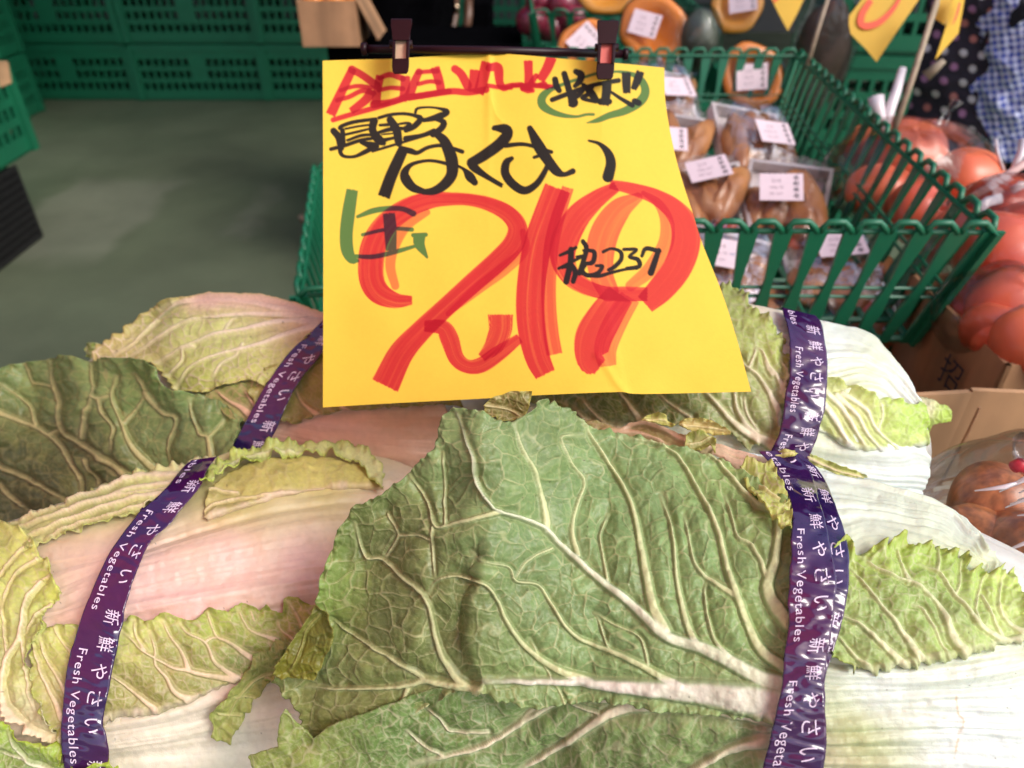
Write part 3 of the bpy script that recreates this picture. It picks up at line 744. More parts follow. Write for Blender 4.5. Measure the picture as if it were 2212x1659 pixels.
leaf('side_leaf', B_, [(-150, 1230)] + Z('B', '0,240 120,250 215,340 225,400 290,430 308,500 340,575 352,610 372,640 340,680 300,700 245,745 255,800 275,838 235,900 190,935 175,1000 190,1100 250,1260 330,1400 375,1480 368,1520 300,1490 180,1440 80,1370 20,1290 -60,1200 -130,1160'),
     HB, .0060, base=[(40, 1180, *S(196, 193, 106, .90)), (100, 1230, *S(190, 191, 97, .90)), (30, 1350, *S(190, 193, 114, .90)), (60, 1420, *S(176, 180, 96, .8)), (100, 1540, *S(210, 200, 160, .84)), (125, 1285, *S(186, 199, 85, .90))],
     veins=[(Z('B', '240,560 160,650 130,800 110,900 40,1010 15,1130 35,1270 130,1390 260,1460 370,1510'), 4, 13, 3.0), (Z('B', '215,420 120,480 60,560 0,700'), 3, 2, 1), (Z('B', '180,330 100,400 40,470 -40,560'), 3, 2, 1),
            (Z('B', '120,870 160,1100 175,1230 200,1320'), 4, 3, 1.4), (Z('B', '300,690 200,770 150,860'), 3, 2, 1), (Z('B', '40,1000 10,860 0,700'), 3, 2, 1.2), (Z('B', '290,520 190,560'), 2, 2, .7)],
     vcol=S(236, 216, 178, .84), net=(26, 10), netk=(.4, .25), puff=1.9, crumple=1.8, jag=(3, 9), ruffle=(3.5, 9), seed=64)
leaf('frilled_leaf', B_, Z('B', '255,790 272,835 320,808 350,806 400,822 450,808 500,830 560,800 640,830 700,815 730,792 745,775 770,758 800,765 850,795 900,790 945,758 980,745 1030,765 1100,782 1150,790 1190,750 1220,708 1290,730 1340,740 1400,695 1420,682 1480,702 1530,732 1560,700 1600,728 1660,748 1675,660 1700,645 1750,662 1830,702 1865,690 1900,760 1850,900 1750,1050 1640,1130 1500,1150 1420,1160 1340,1190 1250,1235 1130,1275 1000,1310 900,1335 640,1360 640,1440 500,1480 380,1500 300,1380 200,1180 178,1000 190,900 240,850'),
     HB, .0062, base=[(130, 1390, *S(186, 189, 102, .90)), (300, 1360, *S(182, 183, 102, .90)), (450, 1340, *S(176, 189, 91, .90)), (550, 1330, *S(160, 172, 80, .8)), (400, 1440, *S(150, 148, 78, .8)), (520, 1430, *S(126, 140, 72, .8)), (300, 1500, *S(150, 146, 76, .8)), (640, 1330, *S(160, 156, 74, .8)), (180, 1480, *S(176, 160, 96, .8))], soft=45,
     veins=[(Z('B', '1430,1145 1200,1110 1100,1080 1000,1060 850,970 780,905 710,850'), 7, 3, 1.8), (Z('B', '1110,1080 1060,960 1000,880 955,790'), 5, 2.5, 1.3), (Z('B', '1400,1130 1270,1040 1210,920 1100,860 1050,800'), 6, 2.5, 1.5), (Z('B', '1490,1015 1350,920 1280,890 1250,830 1215,720'), 6, 2.5, 1.5),
            (Z('B', '1630,905 1480,850 1440,800 1400,720'), 5, 2.5, 1.3), (Z('B', '1210,920 1240,895 1290,890'), 4, 4, 1), (Z('B', '1150,1258 1040,1210 980,1120 920,1050 915,960 880,860'), 7, 2.5, 1.7), (Z('B', '930,1315 780,1210 700,1140 620,1090'), 6, 3, 1.5),
            (Z('B', '370,1360 280,1180 200,960 190,880'), 6, 3, 1.5), (Z('B', '400,1240 330,1110 260,1000 235,880'), 5, 2.5, 1.3), (Z('B', '430,1000 350,900 325,820'), 4, 2, 1), (Z('B', '1740,910 1660,850 1640,800'), 4, 2, 1), (Z('B', '1800,900 1760,780 1700,680'), 4, 2, 1),
            (Z('B', '1500,790 1480,730'), 3, 2, .8), (Z('B', '860,970 800,880 790,790'), 4, 2, 1), (Z('B', '620,1375 800,1352 950,1330 1150,1285 1340,1215'), 9, 9, 2.6)],
     vcol=S(238, 216, 176, .84), net=(24, 10), netk=(.6, .35), puff=1.7, crumple=1.4, jag=(2.6, 9), ruffle=(3, 8), edge=(S(176, 190, 80, .85), 4), seed=65, root=[(Z('B', '380,1505 640,1445 660,1370 900,1345 1130,1285 1340,1200 1420,1165'), 22, S(240, 222, 200, .86))])
leaf('torn_leaf_scrap', B_, Z('B', '1620,898 1670,912 1662,1000 1642,1090 1610,1132 1530,1212 1482,1275 1432,1380 1372,1462 1350,1512 1245,1482 1262,1430 1232,1350 1270,1282 1330,1252 1352,1190 1420,1140 1482,1040 1490,982 1590,960'),
     HB, .0085, step=1.7, base=[(560, 1420, *S(146, 152, 84, .82)), (500, 1540, *S(164, 172, 92, .82))], veins=[(Z('B', '1600,1110 1500,1150 1400,1250 1330,1400'), 4, 2, 1.2), (Z('B', '1520,1250 1440,1235 1370,1250'), 3, 2, 1), (Z('B', '1430,1350 1320,1350 1270,1340'), 3, 2, 1)],
     net=(20, 9), netk=(.5, .3), puff=1.8, crumple=2, jag=(2.4, 9), ruffle=(2.5, 8), seed=66, vcol=S(206, 206, 140, .82))
leaf('dark_leaf_scrap', B_, Z('B', '1862,700 1900,712 1950,742 1945,772 1976,820 1970,900 1942,960 1912,1010 1900,1060 1850,1136 1740,1130 1630,1125 1618,1100 1640,1030 1700,950 1740,880 1800,800'),
     lambda x, y: .386 + 0 * x, 0, step=1.7, base=[(660, 1340, *S(108, 110, 56, .8)), (690, 1400, *S(102, 106, 40, .8)), (650, 1440, *S(124, 116, 34, .8))], veins=[(Z('B', '1880,760 1800,860 1760,1000 1690,1110'), 3, 2, 1)],
     net=(22, 9), netk=(.2, .12), puff=1.6, crumple=2, jag=(2, 10), ruffle=(2, 8), seed=67, vcol=S(150, 150, 80, .8), edge=(S(150, 150, 70, .8), 3))
leaf('front_corner_leaf', B_, Z('B', '-130,1370 0,1368 60,1400 92,1442 150,1470 200,1510 270,1515 350,1522 372,1562 385,1640 640,1610 700,1660 700,1800 -130,1800'),
     lambda x, y: HB(x, y), .012, base=[(0, 1570, *S(150, 176, 70, .85)), (120, 1600, *S(160, 186, 60, .85)), (60, 1650, *S(110, 130, 76, .8))], veins=[(Z('B', '350,1700 200,1650 100,1560 50,1450'), 5, 3, 1.4), (Z('B', '200,1655 140,1620 60,1600 -20,1580'), 3, 2, 1)],
     net=(26, 11), netk=(.5, .3), puff=2.4, crumple=2.2, jag=(3, 10), ruffle=(4, 9), edge=(S(180, 200, 60, .85), 5), seed=68)
tape(B_, Z('A', '1240,1322 1190,1368 1050,1530 900,1655') + Z('B', '835,130 640,400 500,720 410,1010 372,1280 357,1500 385,1700'),
     Z('A', '1405,1300 1335,1400 1290,1500 1165,1650') + Z('B', '1000,220 880,340 800,520 740,720 692,960 660,1090 640,1210 605,1390 620,1450 645,1560 620,1700'), HB, lambda x, y: .0135 + .008 * smooth(1150, 1010, y), 335, 60, 1.1, 15, 'deep violet printed tape with creased silvery lower end')

# ---- head C: back left
C_ = empty('chinese_cabbage', Vector(c2w(*HC.c).tolist()) - Vector((0, 0, .10)),
           'rear left chinese cabbage, pale veined leaf on top and dark green leaf hanging out left', 'cabbage', 'taped chinese cabbages piled under the price sign')
HC.mesh('inner_head', C_, M_rib, .88)
flC = Flow([[(250, 700), (450, 640), (620, 660), (760, 700), (920, 820)], [(560, 860), (700, 890), (850, 895), (960, 890)], [(560, 930), (700, 960), (850, 975), (960, 985)], [(560, 1010), (960, 1050)]])
leaf('petiole_leaf', C_, [(560, 850), (640, 800), (760, 760), (880, 790), (950, 850), (985, 930), (990, 1060), (500, 1060), (540, 960)], HC, .001,
     base=[(650, 930, *S(240, 190, 168, .86)), (850, 920, *S(236, 186, 160, .86)), (800, 980, *S(236, 190, 168, .86)), (950, 1000, *S(238, 200, 180, .86))], net=(0, 0), flow=flC, streak=1.3, sfreq=3, crumple=.8, vary=.03, jag=(.6, 30), mat=M_rib, seed=13)  # salmon bounce light below the sign put into the petiole colour
leaf('shaded_leaf', C_, [(540, 850), (575, 800), (610, 790), (640, 760), (690, 720), (780, 690), (900, 730), (955, 800), (1000, 880), (960, 876), (850, 882), (740, 888), (680, 900), (640, 916), (600, 905), (560, 880)], HC, .003,
     base=[(650, 840, *S(150, 136, 76, .8)), (800, 840, *S(140, 130, 66, .8)), (620, 800, *S(170, 160, 84, .8))], veins=[(Z('A', '2157,1080 2050,1020 1960,950 1910,850'), 8, 4, 2), (Z('A', '2300,1040 2200,960 2120,860'), 6, 3, 1.6)],
     net=(24, 10), netk=(.5, .3), puff=1.8, jag=(2.5, 10), ruffle=(3, 8), seed=71, vcol=S(216, 182, 140, .82))
def dPale(x, y):
    t = smooth(700, 180, x)
    return HC(np.clip(x, 330, 2000), np.maximum(y, 690)) - .006 + .03 * t * t
leaf('pale_veined_leaf', C_, Z('A', '2300,420 2150,385 1990,328 1850,280 1700,243 1550,240 1370,232 1290,248 1100,280 980,340 900,400 850,460 780,520 700,568 650,592 610,640 600,680 640,700 760,700 900,700 1000,700 1060,765 1090,792 1140,850 1152,886 1220,885 1330,888 1400,862 1520,830 1620,800 1660,820 1720,850 1800,760 1900,640 2000,540 2200,460'),
     dPale, .001, step=2.0, base=[(250, 750, *S(172, 156, 96, .84)), (330, 770, *S(176, 168, 100, .84)), (400, 720, *S(200, 214, 128, .9)), (520, 720, *S(202, 214, 128, .9)), (560, 665, *S(206, 196, 136, .86)), (430, 665, *S(200, 196, 130, .86)), (620, 680, *S(214, 170, 136, .84)), (420, 810, *S(176, 190, 88, .86)), (560, 790, *S(180, 182, 98, .86))],
     veins=[(Z('A', '2150,410 1990,360 1800,340 1600,300 1350,290 1150,320 1000,430 850,560 740,640'), 7, 3, 1.8), (Z('A', '2120,430 1900,390 1700,375 1450,390 1200,440 1000,540 850,640'), 7, 2.5, 1.8), (Z('A', '2080,445 1850,430 1600,470 1400,510 1200,580 1080,650 1000,700'), 6, 2.5, 1.6),
            (Z('A', '2050,470 1850,510 1650,580 1400,640 1250,710 1200,760 1150,860'), 6, 2.5, 1.6), (Z('A', '2160,390 1990,345 1750,270 1500,250 1250,275 1050,340'), 8, 4, 2), (Z('A', '1570,570 1530,640 1430,700 1380,780'), 3, 2, .9), (Z('A', '1250,580 1180,600 1170,680 1080,780'), 3, 2, .9), (Z('A', '1450,500 1500,420 1560,390'), 2.5, 2, .7)],
     vcol=S(244, 226, 196, .88), root=[(Z('A', '2300,400 2100,360 1850,265 1550,236 1300,245'), 62, S(238, 206, 186, .85))], flow=Flow([Z('A', '2150,375 1850,260 1550,236 1200,262 950,350 700,560'), Z('A', '2150,410 1800,340 1350,290 1000,430 740,640'), Z('A', '2080,445 1600,470 1200,580 1000,700'), Z('A', '2050,470 1650,640 1250,870')]), streak=.7, sfreq=2.6, net=(22, 10), netk=(.6, .3), puff=1.2, crumple=1.3, jag=(2, 10), ruffle=(3, 7), seed=72, edge=(S(206, 190, 110, .84), 3))
leaf('rolled_leaf_tip', C_, Z('A', '545,600 570,568 620,560 655,572 650,600 665,640 640,670 580,665 545,650'), lambda x, y: .685 + 0 * x, 0, step=1.6, base=S(140, 160, 70, .82), net=(14, 7), puff=2, crumple=2.5, jag=(2, 8), ruffle=(3, 7), seed=73)
def dGreen(x, y):
    return np.maximum(.632 - .00016 * x, .560) - .00004 * (y - 760) - .008 * np.exp(-((x - 380) ** 2 + (y - 920) ** 2) / 160 ** 2) + .010 * np.sin(x / 62. + y / 130.) + .006 * np.sin(x / 33. - y / 60. + 1)
leaf('dark_outer_leaf', C_, Z('A', '-120,760 0,735 60,705 140,690 240,684 310,662 380,664 430,655 500,672 560,682 640,690 760,662 860,658 930,668 990,692 1040,730 1062,790 1080,840 1140,868 1250,900 1330,915 1400,960 1480,975 1550,1030 1590,1062 1570,1150 1520,1250 1500,1330 1300,1420 800,1560 300,1760 -140,1800'),
     dGreen, 0, base=[(60, 820, *S(118, 136, 82, .88)), (200, 830, *S(112, 128, 76, .88)), (330, 820, *S(108, 132, 72, .8)), (400, 900, *S(112, 130, 82, .8)), (480, 960, *S(120, 134, 82, .8)), (200, 1000, *S(88, 92, 54, .8)), (60, 980, *S(96, 102, 60, .8)), (80, 1070, *S(84, 82, 50, .8)), (350, 980, *S(108, 122, 76, .8))],
     veins=[(Z('A', '-60,980 0,1020 210,1100 310,1160 400,1240 440,1310 510,1430 520,1560'), 5, 4, 1.8), (Z('A', '900,1480 800,1420 640,1300 500,1200 400,1120 380,960 320,800 300,680'), 7, 3, 2.0), (Z('A', '310,1160 400,1120'), 4, 4, 1.4), (Z('A', '230,1110 190,980 120,910 0,830'), 4, 2.5, 1.3),
            (Z('A', '1020,1400 990,1370 860,1240 790,1090 730,920 750,780'), 8, 3, 2.0), (Z('A', '795,1080 940,890 860,760'), 4, 2.5, 1.3), (Z('A', '940,890 1000,990 1050,1030 1120,1060 1110,1200 1120,1380'), 5, 3, 1.5), (Z('A', '-100,1300 0,1350 200,1460 430,1590'), 6, 4, 1.8),
            (Z('A', '535,1180 540,1040 600,910 590,800 595,690'), 4, 2.5, 1.4), (Z('A', '600,910 640,930 720,900'), 3.5, 3, 1.2), (Z('A', '640,930 640,1000 710,1100 710,1250'), 4, 2, 1.2), (Z('A', '1370,1310 1350,1180 1290,1150 1240,1020 1225,920'), 4.5, 2.5, 1.4), (Z('A', '1350,1180 1450,1060'), 3, 2, 1),
            (Z('A', '200,830 150,700'), 3, 2, 1), (Z('A', '0,1480 80,1550 150,1650'), 4, 3, 1.4), (Z('A', '210,830 310,840 370,900'), 3, 2, 1), (Z('A', '520,1440 480,1360 430,1310'), 3, 2, 1), (Z('A', '550,1320 600,1420 620,1500'), 3, 2, 1)],
     vcol=S(196, 190, 128, .8), net=(32, 12), netk=(.42, .22), puff=3.2, crumple=2.6, jag=(2.5, 18), ruffle=(2.5, 12), seed=74, vary=.18)
leaf('small_green_leaf', C_, Z('A', '1300,920 1400,862 1520,832 1640,806 1740,850 1700,960 1620,1080 1500,1060 1420,990'), HC, .0028, base=S(128, 138, 72, .8), veins=[(Z('A', '1640,1040 1560,980 1470,930 1400,870'), 8, 4, 2), (Z('A', '1700,1020 1640,950 1580,860'), 6, 3, 1.5)], net=(20, 9), seed=75, vcol=S(226, 186, 150, .82), jag=(2, 9))
0 and leaf('lower_shade_leaf', C_, Z('A', '1690,1200 1760,1180 1810,1190 1900,1220 1900,1290 1600,1300 1500,1260'), HC, .003, step=2, base=S(110, 112, 60, .8), net=(16, 8), seed=76, jag=(2, 8), ruffle=(2, 6))
tape(C_, [(740, 640), (720, 670)] + Z('A', '2080,430 1990,520 1900,600 1810,705 1700,880 1600,1060 1560,1130 1505,1250 1470,1400'), [(800, 660), (760, 690)] + Z('A', '2200,440 2110,590 2050,680 1960,790 1890,900 1830,1030 1795,1120 1735,1240 1700,1400'),
     HC, .0125, 270, 62, 1.2, 25, 'dark violet printed tape running under the price sign')

# ---- head D: back right
D_ = empty('chinese_cabbage', Vector(c2w(*HD.c).tolist()) - Vector((0, 0, .105)),
           'rear right white chinese cabbage with yellow-green heart leaf beside the cardboard box', 'cabbage', 'taped chinese cabbages piled under the price sign')
HD.mesh('inner_head', D_, M_rib, .82)
flD = Flow([[(1380, 640), (1560, 622), (1690, 665)] + Z('K', '440,340 700,400 900,560 1050,720 1110,850'), Z('K', '230,500 480,600 700,600 950,720 1080,860 1118,930'), Z('K', '480,720 590,700 750,680 900,740 1020,860 1100,950'), Z('K', '380,1240 700,1290 1000,1300 1160,1285'), Z('K', '400,1400 800,1450 1150,1480'), Z('K', '400,1640 1150,1640')])
leaf('petiole_leaf', D_, [(1250, 720), (1380, 640), (1480, 618), (1562, 640), (1631, 658)] + Z('K', '190,285 445,345 560,365 700,398 820,460 900,540 1000,640 1060,720 1100,800 1118,870 1130,940 1150,1000 1160,1130 1170,1220 1185,1300 1188,1380 1172,1450 1160,1500 1140,1560') + [(1960, 1160), (1400, 1160), (1200, 1050), (1120, 900)],
     HD, .001, base=[(1600, 680, *S(232, 224, 200, .84)), (1800, 760, *WH), (1950, 850, *WH), (1850, 820, *S(226, 232, 180, .85)), (1800, 880, *S(222, 228, 160, .85)), (1900, 1020, *WH), (1950, 1080, *WH), (1700, 720, *WH), (1650, 650, *S(220, 196, 168, .84)), (1800, 1060, *WH)],
     net=(0, 0), flow=flD, streak=1.4, sfreq=3.4, crumple=.8, vary=.03, jag=(1, 26), mat=M_rib, seed=14)
leaf('heart_leaf', D_, Z('K', '440,760 490,742 560,752 620,790 680,800 720,830 760,850 850,888 900,880 930,900 1000,898 1040,925 1080,928 1125,905 1150,940 1160,1000 1168,1100 1160,1200 1100,1235 1020,1268 900,1255 750,1240 600,1200 500,1140 440,1120 400,1130 420,950'),
     HD, .003, base=[(1830, 900, *S(196, 198, 110, .84)), (1950, 900, *S(180, 204, 96, .86)), (1870, 960, *S(186, 200, 104, .84)), (1800, 960, *S(190, 196, 116, .84)), (1970, 1000, *S(206, 216, 140, .86)), (1900, 1010, *S(200, 212, 140, .86)), (1780, 930, *S(150, 166, 84, .82)), (1990, 900, *S(176, 210, 80, .87))], soft=35,
     veins=[(Z('K', '420,900 470,930 560,1060 640,1190 800,1275'), 8, 7, 2), (Z('K', '470,820 600,960 680,1100 760,1235'), 6, 6, 1.6), (Z('K', '560,860 690,1000 780,1150 890,1255'), 5, 5, 1.4), (Z('K', '600,850 750,960 830,1100 1010,1250'), 5, 4, 1.4), (Z('K', '400,1080 520,1190 640,1250'), 8, 6, 1.8), (Z('K', '840,1100 870,1000 850,900'), 3, 2, .8)],
     vcol=S(238, 238, 204, .86), net=(20, 9), netk=(.35, .2), puff=1.5, crumple=1.4, jag=(2, 9), ruffle=(2.2, 9), seed=81, root=[(Z('K', '430,1125 600,1210 750,1250 900,1262 1020,1268 1160,1210'), 18, WH)])
leaf('leaf_stub', D_, Z('N', '436,830 500,848 560,876 600,888 628,920 622,972 560,978 512,990 492,1035 478,1062 468,1000 440,930'), lambda x, y: .585 - .012 * np.sqrt(np.clip(1 - ((y - 895) / 34.) ** 2, 0, 1)), 0, step=1.5,
     base=[(2000, 880, *S(222, 214, 170, .84)), (2040, 895, *S(176, 206, 84, .85)), (2005, 930, *S(170, 196, 78, .85))], soft=14, net=(12, 6), netk=(.2, .1), puff=.8, crumple=1, jag=(1.5, 7), seed=82, skirt=.004)
leaf('outer_green_leaf', D_, [(1180, 790), (1300, 690), (1440, 650), (1500, 628)] + [(1558, 618), (1585, 624), (1600, 634), (1618, 640)] + Z('K', '-60,220 -20,300 30,330 60,345 75,380 110,400 150,440 185,470 205,505 212,560 238,590 235,680 240,770 232,830 205,880 190,1000 172,1085 150,1180 120,1250 60,1225 0,1195') +
     Z('I', '1560,1200 1450,1090 1330,1020 1260,1000 1150,1010 1080,1040 1000,1040 880,1005 760,1030 700,1075 560,1030 450,1010 380,960 300,900 150,890 0,860') + [(1085, 850)],
     HD, .0035, base=[(1620, 740, *S(168, 178, 96, .83)), (1680, 760, *S(172, 186, 88, .84)), (1660, 860, *S(162, 168, 100, .82)), (1600, 800, *S(164, 170, 108, .82)), (1600, 900, *S(136, 148, 94, .82)), (1500, 900, *S(104, 120, 74, .8)), (1400, 900, *S(96, 112, 66, .8)), (1250, 870, *S(104, 118, 70, .8)), (1650, 960, *S(160, 166, 106, .82))],
     veins=[(Z('I', '1760,1190 1700,1150 1580,1100 1450,1000 1340,880 1260,790'), 12, 6, 2.6), (Z('I', '1740,1180 1600,1090 1510,970 1480,850 1490,760'), 9, 5, 2.2), (Z('I', '1790,1030 1745,900 1650,730 1560,660 1500,600'), 8, 4, 2), (Z('I', '1815,860 1780,740 1700,640 1650,550 1610,540'), 7, 3, 1.6), (Z('I', '1730,700 1690,640 1660,545'), 5, 3, 1.2),
            (Z('I', '1570,660 1600,600 1620,540'), 4, 2, 1), (Z('I', '860,1020 780,900 700,800'), 7, 5, 2), (Z('I', '760,1078 640,1050 500,1000 420,920'), 9, 5, 2.4), (Z('I', '1200,1000 1060,900 970,830'), 4, 3, 1.2), (Z('I', '640,1040 540,950 470,860'), 4, 2, 1), (Z('I', '1790,820 1830,700 1790,600'), 5, 3, 1.2), (Z('I', '1640,1080 1560,960 1540,860'), 3, 2, .8)],
     vcol=S(228, 218, 184, .84), net=(24, 10), netk=(.5, .26), puff=2.0, crumple=1.6, jag=(2.6, 9), ruffle=(4, 9), seed=83, vary=.14)
leaf('thin_edge_leaf', D_, Z('K', '205,1250 240,1238 285,1238 330,1262 372,1256 450,1292 560,1330 680,1372 740,1402 790,1436 700,1424 560,1400 430,1352 360,1330 260,1290'), HD, .010, step=1.6, base=S(172, 180, 90, .84),
     veins=[(Z('K', '340,1280 430,1320 560,1375 760,1425'), 4, 3, 1.4)], vcol=S(224, 206, 170, .84), net=(14, 7), netk=(.3, .2), puff=1.4, jag=(2, 8), ruffle=(2, 6), seed=84)
tape(D_, Z('K', '182,262 200,330 222,400 236,600 232,760 202,860 188,1000 160,1130 108,1250 80,1320'), Z('K', '420,320 452,372 478,500 492,650 490,800 478,950 440,1080 412,1180 375,1270 350,1340'), HD, .0115, 190, 30, 1.4, 35, 'purple tape with large sky-blue reflections and white lettering')

# ------------------------------------------------------------------ handwritten price sign
SIGN_TOP = catmull([(697, 131), (760, 129), (842, 127), (940, 121), (1056, 116), (1130, 119), (1218, 127), (1330, 136), (1435, 146)], 8)
SIGN_BOT = catmull([(697.5, 880), (850, 871), (1044, 861), (1138, 855), (1268, 849), (1330, 847), (1347, 847), (1380, 851), (1500, 849), (1622.5, 846)], 8)
SIGN_R = catmull([(1435, 146), (1438, 223), (1455, 319), (1474, 390), (1494, 452), (1517, 525), (1558, 628), (1590, 726), (1622.5, 846)], 8)
def arc(l, n):
    s = np.concatenate([[0], np.cumsum(np.hypot(*np.diff(l[:, :2], axis=0).T))]); t = np.linspace(0, s[-1], n)
    return np.column_stack([np.interp(t, s, l[:, 0]), np.interp(t, s, l[:, 1])])
nu, nv = 560, 480
Tp, Bt, Rt = arc(SIGN_TOP, nu), arc(SIGN_BOT, nu), arc(SIGN_R, nv)
Lf = np.column_stack([np.linspace(697, 697.5, nv) + 1.2 * np.sin(np.linspace(0, 3.1, nv)), np.linspace(131, 880, nv)])
U, V_ = np.meshgrid(np.linspace(0, 1, nu), np.linspace(0, 1, nv))
def coons(k):
    top, bot, lf, rt = Tp[None, :, k], Bt[None, :, k], Lf[:, None, k], Rt[:, None, k]
    return (1 - V_) * top + V_ * bot + (1 - U) * lf + U * rt - ((1 - U) * (1 - V_) * Tp[0, k] + U * (1 - V_) * Tp[-1, k] + (1 - U) * V_ * Bt[0, k] + U * V_ * Bt[-1, k])
sx_, sy_ = coons(0), coons(1)
dep_l = .540 - .055 * V_
dep_r = .565 - .118 * (.35 * V_ + .65 * V_ ** 1.3)
sD = dep_l * (1 - U) + dep_r * U
sD = sD + .0035 * np.exp(-((sx_ - 1056) / 90) ** 2) * (1 - V_) ** 2 - .002 * np.exp(-((sx_ - 1056) / 9) ** 2) * np.exp(-V_ * 6)
sD = sD - .004 * np.exp(-np.abs(sx_ - 842) / 45) * np.exp(-V_ * 9) - .004 * np.exp(-np.abs(sx_ - 1300) / 45) * np.exp(-V_ * 9)
sD = sD + .0055 * np.sin(U * 5.2 + V_ * 1.8) + .0012 * fbm(U * 5, V_ * 4, 5, 2) * 2
ln_, _, sd_ = seg_dist(sx_, sy_, catmull(Z('S4', '800,1370 870,1450 940,1560 1010,1640'), 8))
sD = sD - .0009 * np.exp(-(ln_ / 9) ** 2)
ln_, _, sd_ = seg_dist(sx_, sy_, catmull([(1060, 210), (1070, 245), (1084, 262)], 8))
sD = sD - .0012 * np.exp(-ln_ / 14)
paper = np.tile(np.array(S(255, 219, 78, .91)), sx_.shape + (1,))
paper *= (1 + .012 * fbm(sx_ / 40, sy_ / 40, 3, 3))[..., None]
f = .35 * np.exp(-((sx_ - 1262) ** 2 / 16 ** 2 + (sy_ - 815) ** 2 / 9 ** 2)) * np.clip(.5 + 2 * fbm(sx_ / 9, sy_ / 9, 8, 2), 0, 1)
paper = paper * (1 - f[..., None]) + np.array(S(250, 200, 20, .9)) * f[..., None]
INK = {'red': np.array([.86, .062, .055]), 'black': np.array([.048, .040, .20]), 'green': np.array([.060, .27, .30])}
layer = {k: np.zeros(sx_.shape) for k in INK}
def stroke(ink, pts, w, streaks=0.0, soft=1.3, seed=1, k=1.0, dry=0.0, blunt=True):
    global layer
    """one pull of a marker: pts in tracing pixels, w widths along the pull"""
    l = catmull(pts, 5, w)
    if len(l[0]) < 3: l = np.column_stack([l, np.full(len(l), w[0])])
    m = l[:, 2].max() / 2 + 4
    bb = (sx_ > l[:, 0].min() - m) & (sx_ < l[:, 0].max() + m) & (sy_ > l[:, 1].min() - m) & (sy_ < l[:, 1].max() + m)
    if not bb.any(): return
    dd, tt, sd = seg_dist(sx_[bb], sy_[bb], l)
    hw = np.interp(tt, np.arange(len(l)), l[:, 2]) / 2
    a = smooth(hw + soft * .6, hw - soft, dd)
    if blunt and l[0, 2] > 18:                                    # chisel tip: cut the round ends off
        d0 = l[1, :2] - l[0, :2]; d0 /= np.linalg.norm(d0); d1 = l[-1, :2] - l[-2, :2]; d1 /= np.linalg.norm(d1)
        ps = (sx_[bb] - l[0, 0]) * d0[0] + (sy_[bb] - l[0, 1]) * d0[1]; pe = (sx_[bb] - l[-1, 0]) * d1[0] + (sy_[bb] - l[-1, 1]) * d1[1]
        n0 = 1.6 * fbm(sd * dd / 3, dd * 0, seed, 2)
        a = a * np.where(tt < 1.0, smooth(-4, -1, ps + n0), 1) * np.where(tt > len(l) - 2.0, smooth(4, 1, pe + n0), 1)
    if streaks > 0:
        v = sd * dd
        st = fbm(v / 6., tt / 55., seed + 3, 3) + .6 * fbm(v / 1.8, tt / 70., seed + 5, 2)
        a = a * np.clip(1 - streaks * np.clip(st + .1, 0, 1), 0, 1)
        if dry > 0:
            a = a * (1 - dry * smooth(.05, .4, fbm(v / 2.2, tt / 40., seed + 9, 2)) * smooth(.55, 1.0, dd / hw))
    if ink == 'red':
        layer['red'][bb] = layer['red'][bb] + a * k
    else:
        layer[ink][bb] = np.maximum(layer[ink][bb], a * k)
def sk(ink, f, s, w, **kw):
    stroke(ink, Z(f, s), w if isinstance(w, (list, tuple)) else [w, w], **kw)
# first line, red: 今日はうれし!!
for s, w in [('335,175 260,330 130,600', [15, 16, 18]), ('330,175 430,230 570,330', [14, 13, 14]), ('225,375 320,345 400,335 520,350', [7, 8, 8]), ('190,470 300,440 430,380 540,405', [8, 9, 9]), ('520,385 460,470 330,570', [17, 16, 13]),
             ('600,245 575,380 560,510', [15, 15, 17]), ('600,255 700,225 820,262', [9, 10, 11]), ('845,250 840,360 820,470', [17, 17, 14]), ('590,375 700,352 820,360', [8, 8, 9]), ('540,510 700,490 850,440', [14, 12, 12]),
             ('975,200 930,300 880,430', [13, 15, 17]), ('960,205 1060,195 1150,190', [8, 8, 9]), ('1130,165 1170,290 1190,400', [17, 16, 15]), ('970,315 1080,290 1170,300', [8, 8, 9]), ('860,440 1000,430 1200,395 1260,385', [12, 10, 11]),
             ('150,660 350,600 600,530 900,440', [9, 10, 9]), ('880,445 1100,410 1300,385 1450,395 1620,370', [12, 12, 12]), ('1320,170 1380,220 1440,330', [14, 15, 16]), ('1510,190 1500,300 1480,380', [18, 17, 15]), ('1625,115 1590,260 1550,400', [20, 20, 19]),
             ('1650,160 1730,160 1750,300 1790,350 1860,330 1960,320', [13, 18, 14, 13, 10, 9]), ('1940,325 2100,325 2250,340', [7, 8, 8]), ('1960,360 2050,370', [6, 6]), ('1640,330 1740,345 1860,350', [8, 8, 8])]:
    sk('red', 'S1', s, [q * 1.22 for q in w], soft=1.6, k=.85)
for s, w in [('175,170 180,300 185,430', [18, 17, 20]), ('425,130 380,240 310,360', [21, 20, 18]), ('260,320 220,380 200,420', [10, 12, 12]), ('120,460 180,470 220,480', [12, 16, 10]), ('0,430 120,430 300,432 380,445', [8, 8, 10, 10]), ('310,420 350,420 370,440', [12, 14, 9])]:
    sk('red', 'S2', s, [q * 1.1 for q in w], soft=1.6, k=.85)
